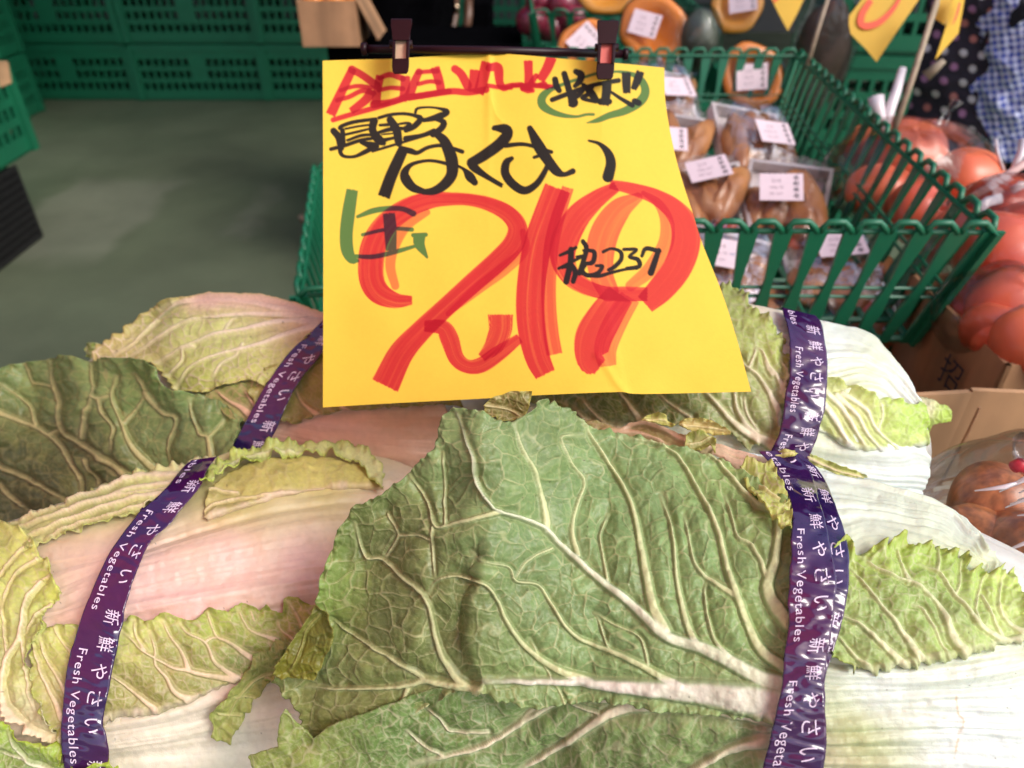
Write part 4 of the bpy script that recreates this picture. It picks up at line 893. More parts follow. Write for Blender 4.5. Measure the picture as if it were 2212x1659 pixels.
# second line, black: 長野
for s, w in [('215,740 230,720 350,680 560,650', [8, 8, 8, 7]), ('155,765 205,830 225,930', [13, 14, 13]), ('240,760 250,900', [10, 10]), ('270,745 400,720 520,705', [5, 5, 5]), ('270,800 400,770 500,745', [6, 6, 5]), ('290,855 420,810 540,800', [6, 7, 6]),
             ('130,940 250,910 400,860 560,830', [8, 8, 8, 7]), ('225,900 220,970 260,1010 360,1010 470,960 560,915', [10, 9, 7, 7, 10, 8]), ('420,880 500,900 560,910', [6, 14, 14]), ('545,660 530,760 590,850 650,880', [16, 15, 18, 12]), ('590,640 700,610 830,600 940,620 990,650 930,720 850,760', [7, 7, 7, 8, 12, 12, 10]),
             ('700,660 760,760 780,880', [15, 17, 15]), ('600,710 680,705 740,690', [6, 7, 6]), ('590,780 700,750 860,740', [7, 9, 7]), ('610,860 700,840 790,820', [10, 7, 7]), ('620,800 720,790 800,780', [4, 4, 4]), ('780,700 850,690 890,700 840,740', [5, 6, 7, 9]),
             ('940,590 960,550 1060,538 1170,550 1240,585 1140,635 1020,665', [6, 6, 5, 6, 13, 13, 8]), ('1010,650 1110,650 1210,680 1190,740 1110,800', [5, 6, 12, 13, 12]), ('1120,770 1000,810 850,840', [12, 9, 12]), ('530,960 700,910 900,850 1100,790', [6, 6, 6, 6])]:
    sk('black', 'S1', s, [q * 1.16 for q in w], soft=1.2)
# third line, black: はくさい
for s, w in [('1110,780 1200,840 1250,930 1290,1050 1290,1180 1220,1280 1120,1340 1020,1352', [10, 18, 22, 24, 22, 20, 16, 11]), ('1040,1352 920,1310 850,1230 840,1160 900,1090 1020,1055 1130,1055 1280,1090', [10, 17, 20, 16, 9, 7, 7, 8]), ('1300,1080 1400,1130 1460,1200 1510,1260', [6, 7, 18, 13]),
             ('830,930 770,1060 700,1220 640,1390', [20, 22, 23, 24]), ('820,940 900,960 960,975 1060,925 1180,905 1290,930 1390,965', [12, 12, 9, 8, 8, 8, 9]),
             ('1700,735 1800,750 1820,800 1750,890 1600,1000 1480,1070', [10, 21, 22, 22, 21, 19]), ('1480,1070 1510,1120 1620,1200 1770,1290', [20, 17, 11, 9])]:
    sk('black', 'S1', s, [q * 1.16 for q in w], soft=1.2)
for s, w in [('1100,600 1140,680 1185,750 1225,800 1260,815 1300,800', [12, 22, 20, 18, 10, 12]), ('930,600 980,615 990,660', [8, 8, 8]), ('985,680 1080,675 1200,710', [10, 8, 8]), ('1180,715 1120,735', [8, 7]),
             ('1015,740 990,760 985,810 1020,860 1075,890 1130,860 1170,800 1195,740', [9, 15, 17, 17, 16, 13, 11, 9]), ('1375,657 1425,672 1465,715 1478,765 1465,825', [5, 8, 16, 20, 22])]:
    sk('black', 'F', s, [q * 1.16 for q in w], soft=1.2)
# 特大!! in a green ring
for s, w in [('465,360 480,430 510,480', [12, 13, 11]), ('565,300 600,420 640,560 660,610', [12, 13, 14, 20]), ('435,580 540,540 700,480 850,430 980,400 1150,372', [10, 10, 10, 9, 9, 10]), ('690,275 745,310 730,380 680,430', [11, 15, 13, 9]), ('640,520 700,540 770,480', [14, 12, 8]), ('620,610 700,600', [16, 14]),
             ('770,420 850,500 900,580', [9, 15, 15]), ('870,440 820,520 760,560 850,590 930,600', [8, 10, 9, 8, 8]), ('1025,390 1020,500 1000,630', [19, 18, 17]), ('960,600 1050,600', [14, 12]), ('1060,490 1180,570 1300,640', [6, 8, 10]),
             ('1235,295 1235,400 1240,500', [18, 17, 15]), ('1385,285 1350,380 1315,460', [16, 16, 12]), ('1325,595 1370,615', [12, 12])]:
    sk('black', 'S2', s, [q * 1.16 for q in w], soft=1.3)
for s, w in [('1180,275 1040,280 900,300 740,350 600,395 450,455 350,520 318,585 340,650 430,710 560,750 700,762 800,740 880,738', [6, 7, 7, 7, 8, 10, 17, 19, 19, 15, 11, 7, 7, 7]), ('1130,275 1250,290 1370,340 1430,430 1435,520 1370,610 1220,700 1050,750 930,800 810,830', [6, 9, 14, 18, 20, 21, 18, 15, 12, 3])]:
    sk('green', 'S2', s, w, soft=1.4, k=.96)
# 1玉
for s, w in [('250,175 225,330 208,480 215,600 250,670 292,678', [26, 29, 29, 28, 20, 8]), ('290,362 400,320 520,302 620,308 690,340', [8, 13, 12, 12, 14]), ('325,492 450,462 560,448 680,455', [8, 9, 9, 10]), ('515,345 525,450 530,600', [27, 28, 24]), ('250,645 400,650 560,615 700,575', [9, 11, 11, 8]),
             ('690,495 780,492', [10, 10]), ('735,495 735,560 790,655', [27, 24, 6])]:
    sk('green', 'S3', s, w, soft=1.2, k=.96)
# the price, broad red marker: 219
kr = dict(streaks=.42, soft=1.5)
sk('red', 'S3', '672,965 560,965 450,915 395,830 385,700 410,560 500,410 650,300 800,245 930,235 1080,238 1230,270 1370,340 1440,440 1410,560 1300,680 1130,830 930,1010 740,1190 600,1350 490,1570', [20, 34, 48, 54, 56, 56, 50, 44, 38, 30, 27, 30, 36, 42, 46, 46, 44, 42, 46, 54, 62], seed=2, k=.84, dry=.5, **kr)
sk('red', 'S3', '560,860 525,720 550,580 640,430 790,330', [18, 22, 24, 22, 14], seed=3, k=.3, blunt=False, **kr)
sk('red', 'S3', '1480,470 1490,600 1340,740 1130,900 940,1060', [14, 22, 28, 24, 12], seed=6, k=.32, dry=.8, blunt=False, **kr)
sk('red', 'S3', '780,1150 900,1160 950,1240 1000,1380 1080,1440 1180,1430 1300,1350 1450,1240', [24, 34, 40, 34, 30, 34, 34, 22], seed=7, k=.78, dry=.5, **kr)
sk('red', 'S3', '1318,1075 1315,1180 1270,1290 1190,1370', [54, 50, 42, 22], seed=8, k=.74, dry=1.0, **kr)
sk('red', 'S4', '510,165 440,350 370,560 330,780 315,1000 330,1200 370,1380 420,1490', [58, 60, 62, 62, 62, 60, 54, 46], seed=9, k=.8, **kr)
sk('red', 'S4', '585,160 520,350 470,560 450,800 450,1000 465,1200 490,1345', [26, 30, 32, 32, 32, 34, 34], seed=10, k=.5, **kr)
sk('red', 'S4', '930,150 790,240 660,360 570,520 550,660 600,780 700,860 850,910 1000,920 1150,920', [24, 40, 54, 60, 54, 44, 36, 30, 34, 30], seed=12, k=.76, dry=.6, **kr)
sk('red', 'S4', '1090,225 960,310 860,460 820,620 830,780 880,900', [22, 50, 62, 62, 52, 44], seed=13, k=.42, blunt=False, **kr)
sk('red', 'S4', '900,130 1040,160 1220,220 1360,320 1430,440 1430,580 1370,740 1260,880 1150,985', [20, 26, 34, 48, 60, 64, 62, 58, 46], seed=14, k=.72, dry=.4, **kr)
sk('red', 'S4', '1130,190 1240,270 1300,400 1290,560 1180,740 1040,860', [10, 20, 30, 34, 32, 24], seed=15, k=.32, blunt=False, **kr)
sk('red', 'S4', '960,930 850,1090 770,1240 760,1390 810,1440', [62, 76, 80, 66, 40], seed=16, k=.74, **kr)
sk('red', 'S4', '1030,950 930,1120 860,1300 870,1430', [46, 52, 50, 40], seed=17, k=.3, **kr)
# 税237
for s, w in [('530,640 590,615 645,585', [6, 8, 7]), ('610,600 605,700 575,830', [12, 12, 12]), ('520,735 610,690 690,650', [6, 7, 6]), ('600,690 640,760 625,828', [9, 11, 10]), ('545,730 600,720', [6, 6]), ('695,540 720,600 670,770', [9, 10, 10]), ('700,605 775,615 765,690 700,700', [6, 9, 10, 6]), ('650,650 700,640', [5, 5]),
             ('715,700 690,750 730,785 800,770 835,720 790,715', [9, 9, 9, 9, 8, 6]), ('680,770 800,790 900,765 1000,742 1085,735', [7, 8, 7, 6, 6]), ('842,615 900,592 965,615 970,670 920,725 880,745', [7, 6, 8, 9, 9, 7]), ('990,598 1080,600 1030,650 1090,670 1100,720 1010,735', [7, 7, 7, 9, 9, 7]),
             ('1120,645 1150,592 1245,610', [7, 9, 9]), ('1240,605 1215,680 1185,765', [10, 12, 13])]:
    sk('black', 'S4', s, [q * 1.16 for q in w], soft=1.0)
Cs = paper.copy()
r = np.clip(layer['red'], 0, 1.5)[..., None]
Cs = Cs * np.power(np.array([.64, .030, .36]), r)
g = layer['green'][..., None]; Cs = Cs * (1 - g) + np.minimum(Cs, 1) * np.array([.075, .30, .62]) * g + np.array([0, .0, .004]) * g
b = layer['black'][..., None]; Cs = Cs * (1 - b) + (np.array([.009, .008, .0075]) + Cs * .006) * b
SG = empty('price_sign', atv(1066, 500, .52), 'yellow handwritten paper price sign reading 219, clipped to a dark rod', 'sign')
# paper has a front and a back
Wf = at(sx_, sy_, sD).reshape(-1, 3)
a = np.arange(nu * nv).reshape(nv, nu)
F = np.stack([a[:-1, :-1], a[1:, :-1], a[1:, 1:], a[:-1, 1:]], -1).reshape(-1, 4)
mesh_np('paper', Wf, F, M_paper, Cs.reshape(-1, 3), SG)

# ------------------------------------------------------------------ mesh helpers for the other things
def new_bm(): return bmesh.new()
def fin(name, bm, mat, parent=None, smoothf=False, bevel=0, local=False):
    if bevel > 0:
        bmesh.ops.bevel(bm, geom=[e for e in bm.edges], offset=bevel, segments=1, affect='EDGES', clamp_overlap=True)
    bmesh.ops.recalc_face_normals(bm, faces=bm.faces)
    me = bpy.data.meshes.new(name); bm.to_mesh(me); bm.free()
    if smoothf:
        me.polygons.foreach_set('use_smooth', [True] * len(me.polygons))
    me.materials.append(mat)
    o = bpy.data.objects.new(name, me); link(o)
    if parent is not None:
        if local: o.parent = parent
        else: put(o, parent)
    return o

def box(bm, c, s, M=None, taper=1.0):
    M = M or Matrix.Identity(4)
    v = []
    for z in (-1, 1):
        k = taper if z < 0 else 1.0
        for x, y in ((-1, -1), (1, -1), (1, 1), (-1, 1)):
            v.append(bm.verts.new(M @ Vector((c[0] + x * s[0] / 2 * k, c[1] + y * s[1] / 2 * k, c[2] + z * s[2] / 2))))
    for f in ((0, 1, 2, 3), (4, 5, 6, 7), (0, 1, 5, 4), (1, 2, 6, 5), (2, 3, 7, 6), (3, 0, 4, 7)):
        bm.faces.new([v[i] for i in f])

def tube(bm, pts, r, n=10, caps=True):
    pts = [Vector(p) for p in pts]; rs = r if isinstance(r, (list, tuple)) else [r] * len(pts)
    rings = []
    up = Vector((.13, .21, .97))
    for i, p in enumerate(pts):
        d = (pts[min(i + 1, len(pts) - 1)] - pts[max(i - 1, 0)]).normalized()
        a = d.cross(up).normalized(); b = d.cross(a).normalized()
        rings.append([bm.verts.new(p + (a * math.cos(t) + b * math.sin(t)) * rs[i]) for t in [2 * math.pi * j / n for j in range(n)]])
    for i in range(len(rings) - 1):
        for j in range(n):
            bm.faces.new((rings[i][j], rings[i][(j + 1) % n], rings[i + 1][(j + 1) % n], rings[i + 1][j]))
    if caps:
        bm.faces.new(rings[0]); bm.faces.new(rings[-1])

def blob(bm, c, s, M=None, n=20, m=12, bumps=.0, seed=0, pole=0.0):
    """rounded body; pole > 0 dents the ends like a tomato or an onion"""
    M = M or Matrix.Identity(4)
    rows = []
    for i in range(m + 1):
        ph = math.pi * i / m; row = []
        for j in range(n):
            th = 2 * math.pi * j / n
            k = 1 + bumps * (math.sin(3 * th + seed) * math.sin(2 * ph + seed) + .6 * math.sin(5 * th + 2 * seed + ph * 3))
            z = math.cos(ph) * (1 - pole * math.exp(-(math.sin(ph) / .35) ** 2))
            row.append(bm.verts.new(M @ Vector((c[0] + s[0] * math.sin(ph) * math.cos(th) * k, c[1] + s[1] * math.sin(ph) * math.sin(th) * k, c[2] + s[2] * z * k))))
            if i in (0, m): break
        rows.append(row)
    for i in range(m):
        a, b = rows[i], rows[i + 1]
        for j in range(n):
            if len(a) == 1: bm.faces.new((a[0], b[j], b[(j + 1) % n]))
            elif len(b) == 1: bm.faces.new((a[j], b[0], a[(j + 1) % n]))
            else: bm.faces.new((a[j], b[j], b[(j + 1) % n], a[(j + 1) % n]))

def plate(name, quad_pts, th, mat, parent, text=None, tcol=None):
    """flat piece through 4 corners, with thickness"""
    bm = new_bm(); P = [Vector(p) for p in quad_pts]
    n = (P[1] - P[0]).cross(P[3] - P[0]).normalized() * th
    a = [bm.verts.new(p) for p in P]; b = [bm.verts.new(p - n) for p in P]
    bm.faces.new(a); bm.faces.new(b)
    for i in range(len(P)): bm.faces.new((a[i], a[(i + 1) % len(P)], b[(i + 1) % len(P)], b[i]))
    return fin(name, bm, mat, parent)

def copy_tree(o, parent=None):
    c = o.copy(); COL.objects.link(c)
    if parent is not None: c.parent = parent
    for ch in o.children: copy_tree(ch, c)
    return c

M_green = material('green crate plastic', (.010, .155, .072), rough=.40, noise=.25, nscale=7, bump=.0004, bscale=60, color2=(.012, .075, .045))
M_green2 = material('dark green crate plastic', (.008, .085, .045), rough=.45, noise=.2, nscale=9, bump=.0004, bscale=60)
M_floor = material('shop floor', (.122, .150, .092), rough=.5, noise=.5, nscale=1.1, color2=(.100, .118, .074), bump=.002, bscale=14, rvar=.14)
M_card = material('cardboard', (.44, .26, .13), rough=.8, noise=.08, nscale=25, bump=.0003, bscale=90)
M_card2 = material('darker cardboard', (.40, .22, .11), rough=.8, noise=.1, nscale=25, bump=.0003, bscale=90)
M_black = material('black cloth', (.0025, .0025, .003), rough=.95, spec=.0, noise=.3, nscale=40, bump=.001, bscale=60)
M_blackplastic = material('black plastic mesh', (.012, .012, .013), rough=.5, noise=.3, nscale=60)
M_navy = material('carton print', (.012, .014, .035), rough=.7, noise=.1, nscale=30)
M_plum = material('plum clip plastic', (.016, .003, .006), rough=.35, noise=.1, nscale=60, spec=.25)
M_cream = material('cream spring pad', (.62, .42, .28), rough=.5, noise=.08, nscale=200)
M_pinkpad = material('pink spring pad', (.72, .16, .13), rough=.5, noise=.08, nscale=200)
M_tomato = material('tomato skin', (.78, .20, .085), rough=.34, noise=.6, nscale=11, color2=(.62, .085, .04), coat=.05)
M_tomato2 = material('deep red tomato skin', (.60, .085, .04), rough=.28, noise=.5, nscale=9, color2=(.74, .18, .08), coat=.1)
M_onion = material('brown onion skin', (.46, .19, .07), rough=.35, noise=.6, nscale=30, color2=(.34, .10, .035), coat=.1)
M_root = material('brown root skin', (.46, .21, .075), rough=.36, noise=.85, nscale=16, color2=(.27, .095, .035), coat=.15, bump=.001, bscale=70)
M_red = material('red carrot slice', (.60, .05, .02), rough=.35, noise=.3, nscale=60)
M_foam = material('white foam tray', (.78, .72, .70), rough=.5, noise=.03, nscale=80)
M_label = material('pink price label', (.76, .62, .66), rough=.5, noise=.04, nscale=60)
M_print = material('label print', (.03, .028, .035), rough=.6, noise=.1, nscale=80)
M_print2 = material('faint label print', (.30, .22, .26), rough=.6, noise=.1, nscale=80)
M_pumpkin = material('pumpkin flesh', (.84, .26, .02), rough=.4, noise=.4, nscale=30, color2=(.62, .17, .02), coat=.2)
M_pumpkin2 = material('yellow pumpkin flesh', (.84, .38, .05), rough=.4, noise=.3, nscale=30, color2=(.80, .34, .04), coat=.2)
M_rind = material('pumpkin rind', (.035, .06, .025), rough=.4, noise=.4, nscale=30)
M_redonion = material('red onion skin', (.20, .018, .04), rough=.3, noise=.4, nscale=30, coat=.3)
M_bamboo = material('bamboo stake', (.36, .28, .19), rough=.5, noise=.2, nscale=70)
M_signy = material('hanging yellow card', (.82, .52, .045), rough=.6, noise=.04, nscale=30, translucent=.3)
M_signr = material('red marker', (.72, .07, .015), rough=.6, noise=.1, nscale=60)
M_clearlabel = M_label
def film_mat(name, density=.10, fk=.6, rough=.12, tint=(.95, .93, .95), bump=.004, bs=28):
    m = bpy.data.materials.new(name); m.use_nodes = True; N = m.node_tree.nodes; L = m.node_tree.links
    for n in list(N):
        if n.type != 'OUTPUT_MATERIAL': N.remove(n)
    out = N['Material Output']
    tr = N.new('ShaderNodeBsdfTransparent'); tr.inputs[0].default_value = (*tint, 1)
    gl = N.new('ShaderNodeBsdfGlossy'); gl.inputs['Roughness'].default_value = rough
    tc = N.new('ShaderNodeTexCoord'); no = N.new('ShaderNodeTexNoise'); no.inputs['Scale'].default_value = bs; no.inputs['Detail'].default_value = 3; no.inputs['Distortion'].default_value = 1.0
    bp = N.new('ShaderNodeBump'); bp.inputs['Distance'].default_value = bump
    L.new(tc.outputs['Object'], no.inputs['Vector']); L.new(no.outputs['Fac'], bp.inputs['Height']); L.new(bp.outputs[0], gl.inputs['Normal'])
    fr = N.new('ShaderNodeFresnel'); fr.inputs['IOR'].default_value = 1.5; L.new(bp.outputs[0], fr.inputs['Normal'])
    ad = N.new('ShaderNodeMath'); ad.operation = 'ADD'; ad.inputs[1].default_value = density
    mu = N.new('ShaderNodeMath'); mu.operation = 'MULTIPLY'; mu.inputs[1].default_value = fk; L.new(fr.outputs[0], mu.inputs[0]); L.new(mu.outputs[0], ad.inputs[0])
    mx = N.new('ShaderNodeMixShader'); L.new(ad.outputs[0], mx.inputs[0]); L.new(tr.outputs[0], mx.inputs[1]); L.new(gl.outputs[0], mx.inputs[2]); L.new(mx.outputs[0], out.inputs['Surface'])
    MATS[name] = m
    return m
M_film = film_mat('clear cling film', .015, .38, .12, (.985, .98, .985), bump=.004, bs=34)
M_bag = film_mat('clear plastic bag', .02, .55, .12, (.99, .985, .985), bump=.006, bs=16)

# ------------------------------------------------------------------ the place: floor, shop roof, unseen red awning
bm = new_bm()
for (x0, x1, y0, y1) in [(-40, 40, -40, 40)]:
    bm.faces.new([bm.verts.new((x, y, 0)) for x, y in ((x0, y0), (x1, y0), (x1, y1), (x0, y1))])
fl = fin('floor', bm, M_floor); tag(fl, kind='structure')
def soften_floor():
    """a pale floor reflection painted in as colour, a paler strip, both soft-edged, joints and scuffs"""
    nt = M_floor.node_tree; N = nt.nodes; L = nt.links; b = N['Principled BSDF']
    src = b.inputs['Base Color'].links[0].from_socket
    tc = N.new('ShaderNodeTexCoord'); nz = N.new('ShaderNodeTexNoise'); nz.inputs['Scale'].default_value = 5; nz.inputs['Detail'].default_value = 4
    L.new(tc.outputs['Object'], nz.inputs['Vector'])
    ad = N.new('ShaderNodeMix'); ad.data_type = 'RGBA'; ad.blend_type = 'LINEAR_LIGHT'; ad.inputs['Factor'].default_value = .10
    L.new(tc.outputs['Object'], ad.inputs['A']); L.new(nz.outputs['Color'], ad.inputs['B'])
    sp = N.new('ShaderNodeSeparateXYZ'); L.new(ad.outputs['Result'], sp.inputs[0])
    def ramp(sock, a, b_, soft):
        m1 = N.new('ShaderNodeMapRange'); m1.interpolation_type = 'SMOOTHSTEP'; m1.inputs['From Min'].default_value = a - soft; m1.inputs['From Max'].default_value = a + soft; L.new(sock, m1.inputs['Value'])
        m2 = N.new('ShaderNodeMapRange'); m2.interpolation_type = 'SMOOTHSTEP'; m2.inputs['From Min'].default_value = b_ - soft; m2.inputs['From Max'].default_value = b_ + soft; m2.inputs['To Min'].default_value = 1; m2.inputs['To Max'].default_value = 0; L.new(sock, m2.inputs['Value'])
        mu = N.new('ShaderNodeMath'); mu.operation = 'MULTIPLY'; L.new(m1.outputs[0], mu.inputs[0]); L.new(m2.outputs[0], mu.inputs[1]); return mu.outputs[0]
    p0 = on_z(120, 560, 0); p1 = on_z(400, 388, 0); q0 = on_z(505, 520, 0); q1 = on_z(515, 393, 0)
    masks = []  # the reflection painted as paler floor colour, then the paler strip
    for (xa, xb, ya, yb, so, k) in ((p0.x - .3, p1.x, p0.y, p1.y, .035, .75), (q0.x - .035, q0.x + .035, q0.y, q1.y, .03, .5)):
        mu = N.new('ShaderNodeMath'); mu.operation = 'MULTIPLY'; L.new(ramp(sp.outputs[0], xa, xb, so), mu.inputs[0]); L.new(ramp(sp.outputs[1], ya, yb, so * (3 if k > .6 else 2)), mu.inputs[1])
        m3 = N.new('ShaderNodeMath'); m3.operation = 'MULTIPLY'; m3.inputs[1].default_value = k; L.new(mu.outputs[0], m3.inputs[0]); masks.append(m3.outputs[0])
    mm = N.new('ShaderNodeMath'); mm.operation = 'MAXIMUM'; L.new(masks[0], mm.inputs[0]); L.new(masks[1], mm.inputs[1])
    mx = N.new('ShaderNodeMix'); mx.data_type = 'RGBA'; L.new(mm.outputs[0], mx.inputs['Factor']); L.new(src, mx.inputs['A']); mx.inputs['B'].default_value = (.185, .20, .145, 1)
    # fine scuffs and dark stains
    n2 = N.new('ShaderNodeTexNoise'); n2.inputs['Scale'].default_value = 3.3; n2.inputs['Detail'].default_value = 8; n2.inputs['Roughness'].default_value = .65; L.new(tc.outputs['Object'], n2.inputs['Vector'])
    mr = N.new('ShaderNodeMapRange'); mr.inputs['From Min'].default_value = .36; mr.inputs['From Max'].default_value = .62; mr.inputs['To Min'].default_value = .84; mr.inputs['To Max'].default_value = 1.04; L.new(n2.outputs['Fac'], mr.inputs['Value'])
    sc = N.new('ShaderNodeVectorMath'); sc.operation = 'SCALE'; L.new(mx.outputs['Result'], sc.inputs[0]); L.new(mr.outputs[0], sc.inputs['Scale']); L.new(sc.outputs[0], b.inputs['Base Color'])
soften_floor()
M_roof = material('shop roof underside', (.05, .05, .05), rough=.8, noise=.2, nscale=3)
M_wall = material('shop back wall', (.10, .10, .10), rough=.8, noise=.2, nscale=3)
bm = new_bm(); box(bm, (0, 4.65, 2.50), (10, 3.9, .08)); o = fin('shop_roof', bm, M_roof); tag(o, kind='structure')
bm = new_bm(); box(bm, (0, 6.6, 1.5), (10, .1, 3.02)); o = fin('back_wall', bm, M_wall); tag(o, kind='structure')
bm = new_bm(); box(bm, (-3.95, 3.5, 1.5), (.1, 6, 3.02)); o = fin('side_wall', bm, M_wall); tag(o, kind='structure')
M_awn = material('unseen red awning cloth', (.88, .31, .25), rough=.8, noise=.05, nscale=8, translucent=.72)
aw = empty('unseen_red_awning', (-.9, .2, 2.3), 'unseen red cloth awning over the left half, sized to turn its light pink', 'awning')  # out of view, placed and sized to cast pink light on the left heads
bm = new_bm()
nx_, ny_ = 24, 16
g = [[bm.verts.new((-3.2 + 3.55 * i / nx_, -1.6 + 2.3 * j / ny_, 1.72 + .35 * j / ny_ + .03 * math.sin(i * 1.3) - .05 * math.sin(math.pi * i / nx_))) for j in range(ny_ + 1)] for i in range(nx_ + 1)]
for i in range(nx_):
    for j in range(ny_): bm.faces.new((g[i][j], g[i + 1][j], g[i + 1][j + 1], g[i][j + 1]))
fin('unseen_awning_cloth', bm, M_awn, aw, True)
bm = new_bm()
for xx in (-3.2, .35): tube(bm, [(xx, -1.6, 1.74), (xx, .7, 2.09)], .015)
tube(bm, [(-3.2, -1.6, 1.74), (.35, -1.6, 1.74)], .015); fin('unseen_awning_frame', bm, M_plum, aw, True)

# ------------------------------------------------------------------ green harvest crates
def perforated(w, h, rows, cols, t, mx, my, gapx, gapy, center=None):
    """panel in the xz plane, origin at the bottom middle, with real openings"""
    bm = new_bm()
    xs = [-w / 2]; 
    cw = (w - 2 * mx) / cols
    for c in range(cols):
        x0 = -w / 2 + mx + c * cw
        xs += [x0 + gapx / 2, x0 + cw - gapx / 2]
    xs.append(w / 2)
    zs = [0]; chh = (h - 2 * my) / rows
    for r in range(rows):
        z0 = my + r * chh; zs += [z0 + gapy / 2, z0 + chh - gapy / 2]
    zs.append(h)
    vf = [[bm.verts.new((x, -t / 2, z)) for z in zs] for x in xs]; vb = [[bm.verts.new((x, t / 2, z)) for z in zs] for x in xs]
    nxs, nzs = len(xs) - 1, len(zs) - 1
    solid = lambda i, j: 0 <= i < nxs and 0 <= j < nzs and not (i % 2 == 1 and j % 2 == 1 and not (center and center(i // 2, j // 2)))
    for i in range(nxs):
        for j in range(nzs):
            if not solid(i, j): continue
            bm.faces.new((vf[i][j], vf[i + 1][j], vf[i + 1][j + 1], vf[i][j + 1])); bm.faces.new((vb[i][j], vb[i][j + 1], vb[i + 1][j + 1], vb[i + 1][j]))
            if not solid(i - 1, j): bm.faces.new((vf[i][j], vf[i][j + 1], vb[i][j + 1], vb[i][j]))
            if not solid(i + 1, j): bm.faces.new((vf[i + 1][j], vb[i + 1][j], vb[i + 1][j + 1], vf[i + 1][j + 1]))
            if not solid(i, j - 1): bm.faces.new((vf[i][j], vb[i][j], vb[i + 1][j], vf[i + 1][j]))
            if not solid(i, j + 1): bm.faces.new((vf[i][j + 1], vf[i + 1][j + 1], vb[i + 1][j + 1], vb[i][j + 1]))
    return bm

def make_crate(w, d, h, mat, label, cat, group, loc, rz=0):
    t = empty('green_crate', (0, 0, 0), label, cat, group)
    ctr = lambda i, j: i in (7, 8) and j > 0
    a = fin('front_panel', perforated(w, h * .86, 3, 16, .012, .03, .035, .013, .024, ctr), mat, t, local=True); a.location = (0, -d / 2 + .012, .012)
    b = a.copy(); b.name = 'rear_panel'; b.data = a.data; link(b); b.parent = t; b.location = (0, d / 2 - .012, .012)
    s = fin('side_panel', perforated(d - .03, h * .86, 3, 10, .012, .03, .035, .013, .024), mat, t, local=True); s.rotation_euler = (0, 0, math.pi / 2); s.location = (w / 2 - .012, 0, .012)
    s2 = s.copy(); link(s2); s2.parent = t; s2.location = (-w / 2 + .012, 0, .012)
    bm = new_bm(); 
    for sx, sy, lx, ly in ((0, -1, w, .03), (0, 1, w, .03), (-1, 0, .03, d - .062), (1, 0, .03, d - .062)):
        box(bm, (sx * (w / 2 - .015), sy * (d / 2 - .015), h - .022), (lx, ly, .036))
    fin('rim', bm, mat, t, local=True)
    bm = new_bm(); box(bm, (0, 0, .006), (w - .03, d - .03, .012)); fin('base', bm, mat, t, local=True)
    cp = None
    for sx in (-1, 1):
        for sy in (-1, 1):
            if cp is None:
                bm = new_bm(); box(bm, (0, 0, 0), (.034, .026, h - .03)); cp = fin('corner_post', bm, mat, t, local=True); q = cp
            else:
                q = cp.copy(); link(q); q.parent = t
            q.location = (sx * (w / 2 - .010), sy * (d / 2 - .006), h / 2 - .01)
    t.location = loc; t.rotation_euler = (0, 0, rz)
    return t
CW, CH, CD = .735, .300, .45
proto = None
ordc = ['leftmost', 'second from the left', 'third from the left', 'rightmost, behind the black coat']; ordr = ['bottom', 'middle', 'top']
for r in range(3):
    for c in range(4):
        loc = (-2.86 + CW * (c + .5) + random.uniform(-.008, .008), 4.62 + random.uniform(-.01, .01), r * (CH + .001) + .001)
        lab = f'green perforated crate of the back stack, {ordr[r]} row, {ordc[c]}'
        if proto is None: proto = make_crate(CW - .006, CD, CH, M_green, lab, 'crate', 'green crates stacked along the back', loc); o = proto
        else: o = copy_tree(proto); o.location = loc; o['label'] = lab
for r in range(4):
    g1_, g2_ = on_z(97, 240, 0), on_z(22, 283, 0); dr = (g2_ - g1_).normalized(); nr = Vector((dr.y, -dr.x, 0)); nr = nr if nr.x < 0 else -nr
    o = copy_tree(proto); o.location = g1_ + dr * CW / 2 + nr * CD / 2 + Vector((0, 0, r * (CH + .001) + .001)); o.rotation_euler = (0, 0, math.atan2(dr.y, dr.x))
    o['label'] = f'green crate of the left side stack, {["lowest", "second", "third", "fourth"][r]} from the floor'; o['group'] = 'green crates stacked at the left'
for r in range(2):
    o = copy_tree(proto); o.location = (-1.90 - .02 * r, 2.26, .275 + r * (CH + .001)); o.rotation_euler = (0, 0, math.pi / 2 + .03)
    o['label'] = ['green crate resting on the black bin at the left edge', 'upper green crate over the black bin at the left edge'][r]; o['group'] = 'green crates on the black bin'
# black bin below them
t = empty('black_bin', (-1.93, 2.26, 0), 'low black mesh bin on the floor at the left edge', 'bin')
bm = perforated(.44, .26, 9, 22, .01, .014, .012, .006, .006); bmesh.ops.rotate(bm, verts=bm.verts, matrix=Matrix.Rotation(math.pi / 2, 3, 'Z')); bmesh.ops.translate(bm, verts=bm.verts, vec=(-1.70, 2.28, .004)); fin('side_wall', bm, M_blackplastic, t)
bm = perforated(.44, .26, 9, 20, .01, .014, .012, .006, .006); bmesh.ops.translate(bm, verts=bm.verts, vec=(-1.925, 2.055, .004)); fin('front_wall', bm, M_blackplastic, t)
bm = new_bm(); box(bm, (-1.93, 2.28, .135), (.43, .42, .25)); fin('liner', bm, M_black, t)
# right rear stack
for r in range(4):
    for c in range(2):
        o = copy_tree(proto); o.location = (1.42 + .74 * c, 2.75, r * (CH + .001) + .001); o.rotation_euler = (0, 0, -.12)
        o['label'] = f'dark shaded crate of the right rear stack, {["lowest", "second", "third", "fourth"][r]} level, {["left", "right"][c]} column'; o['group'] = 'crates stacked behind the tomatoes'
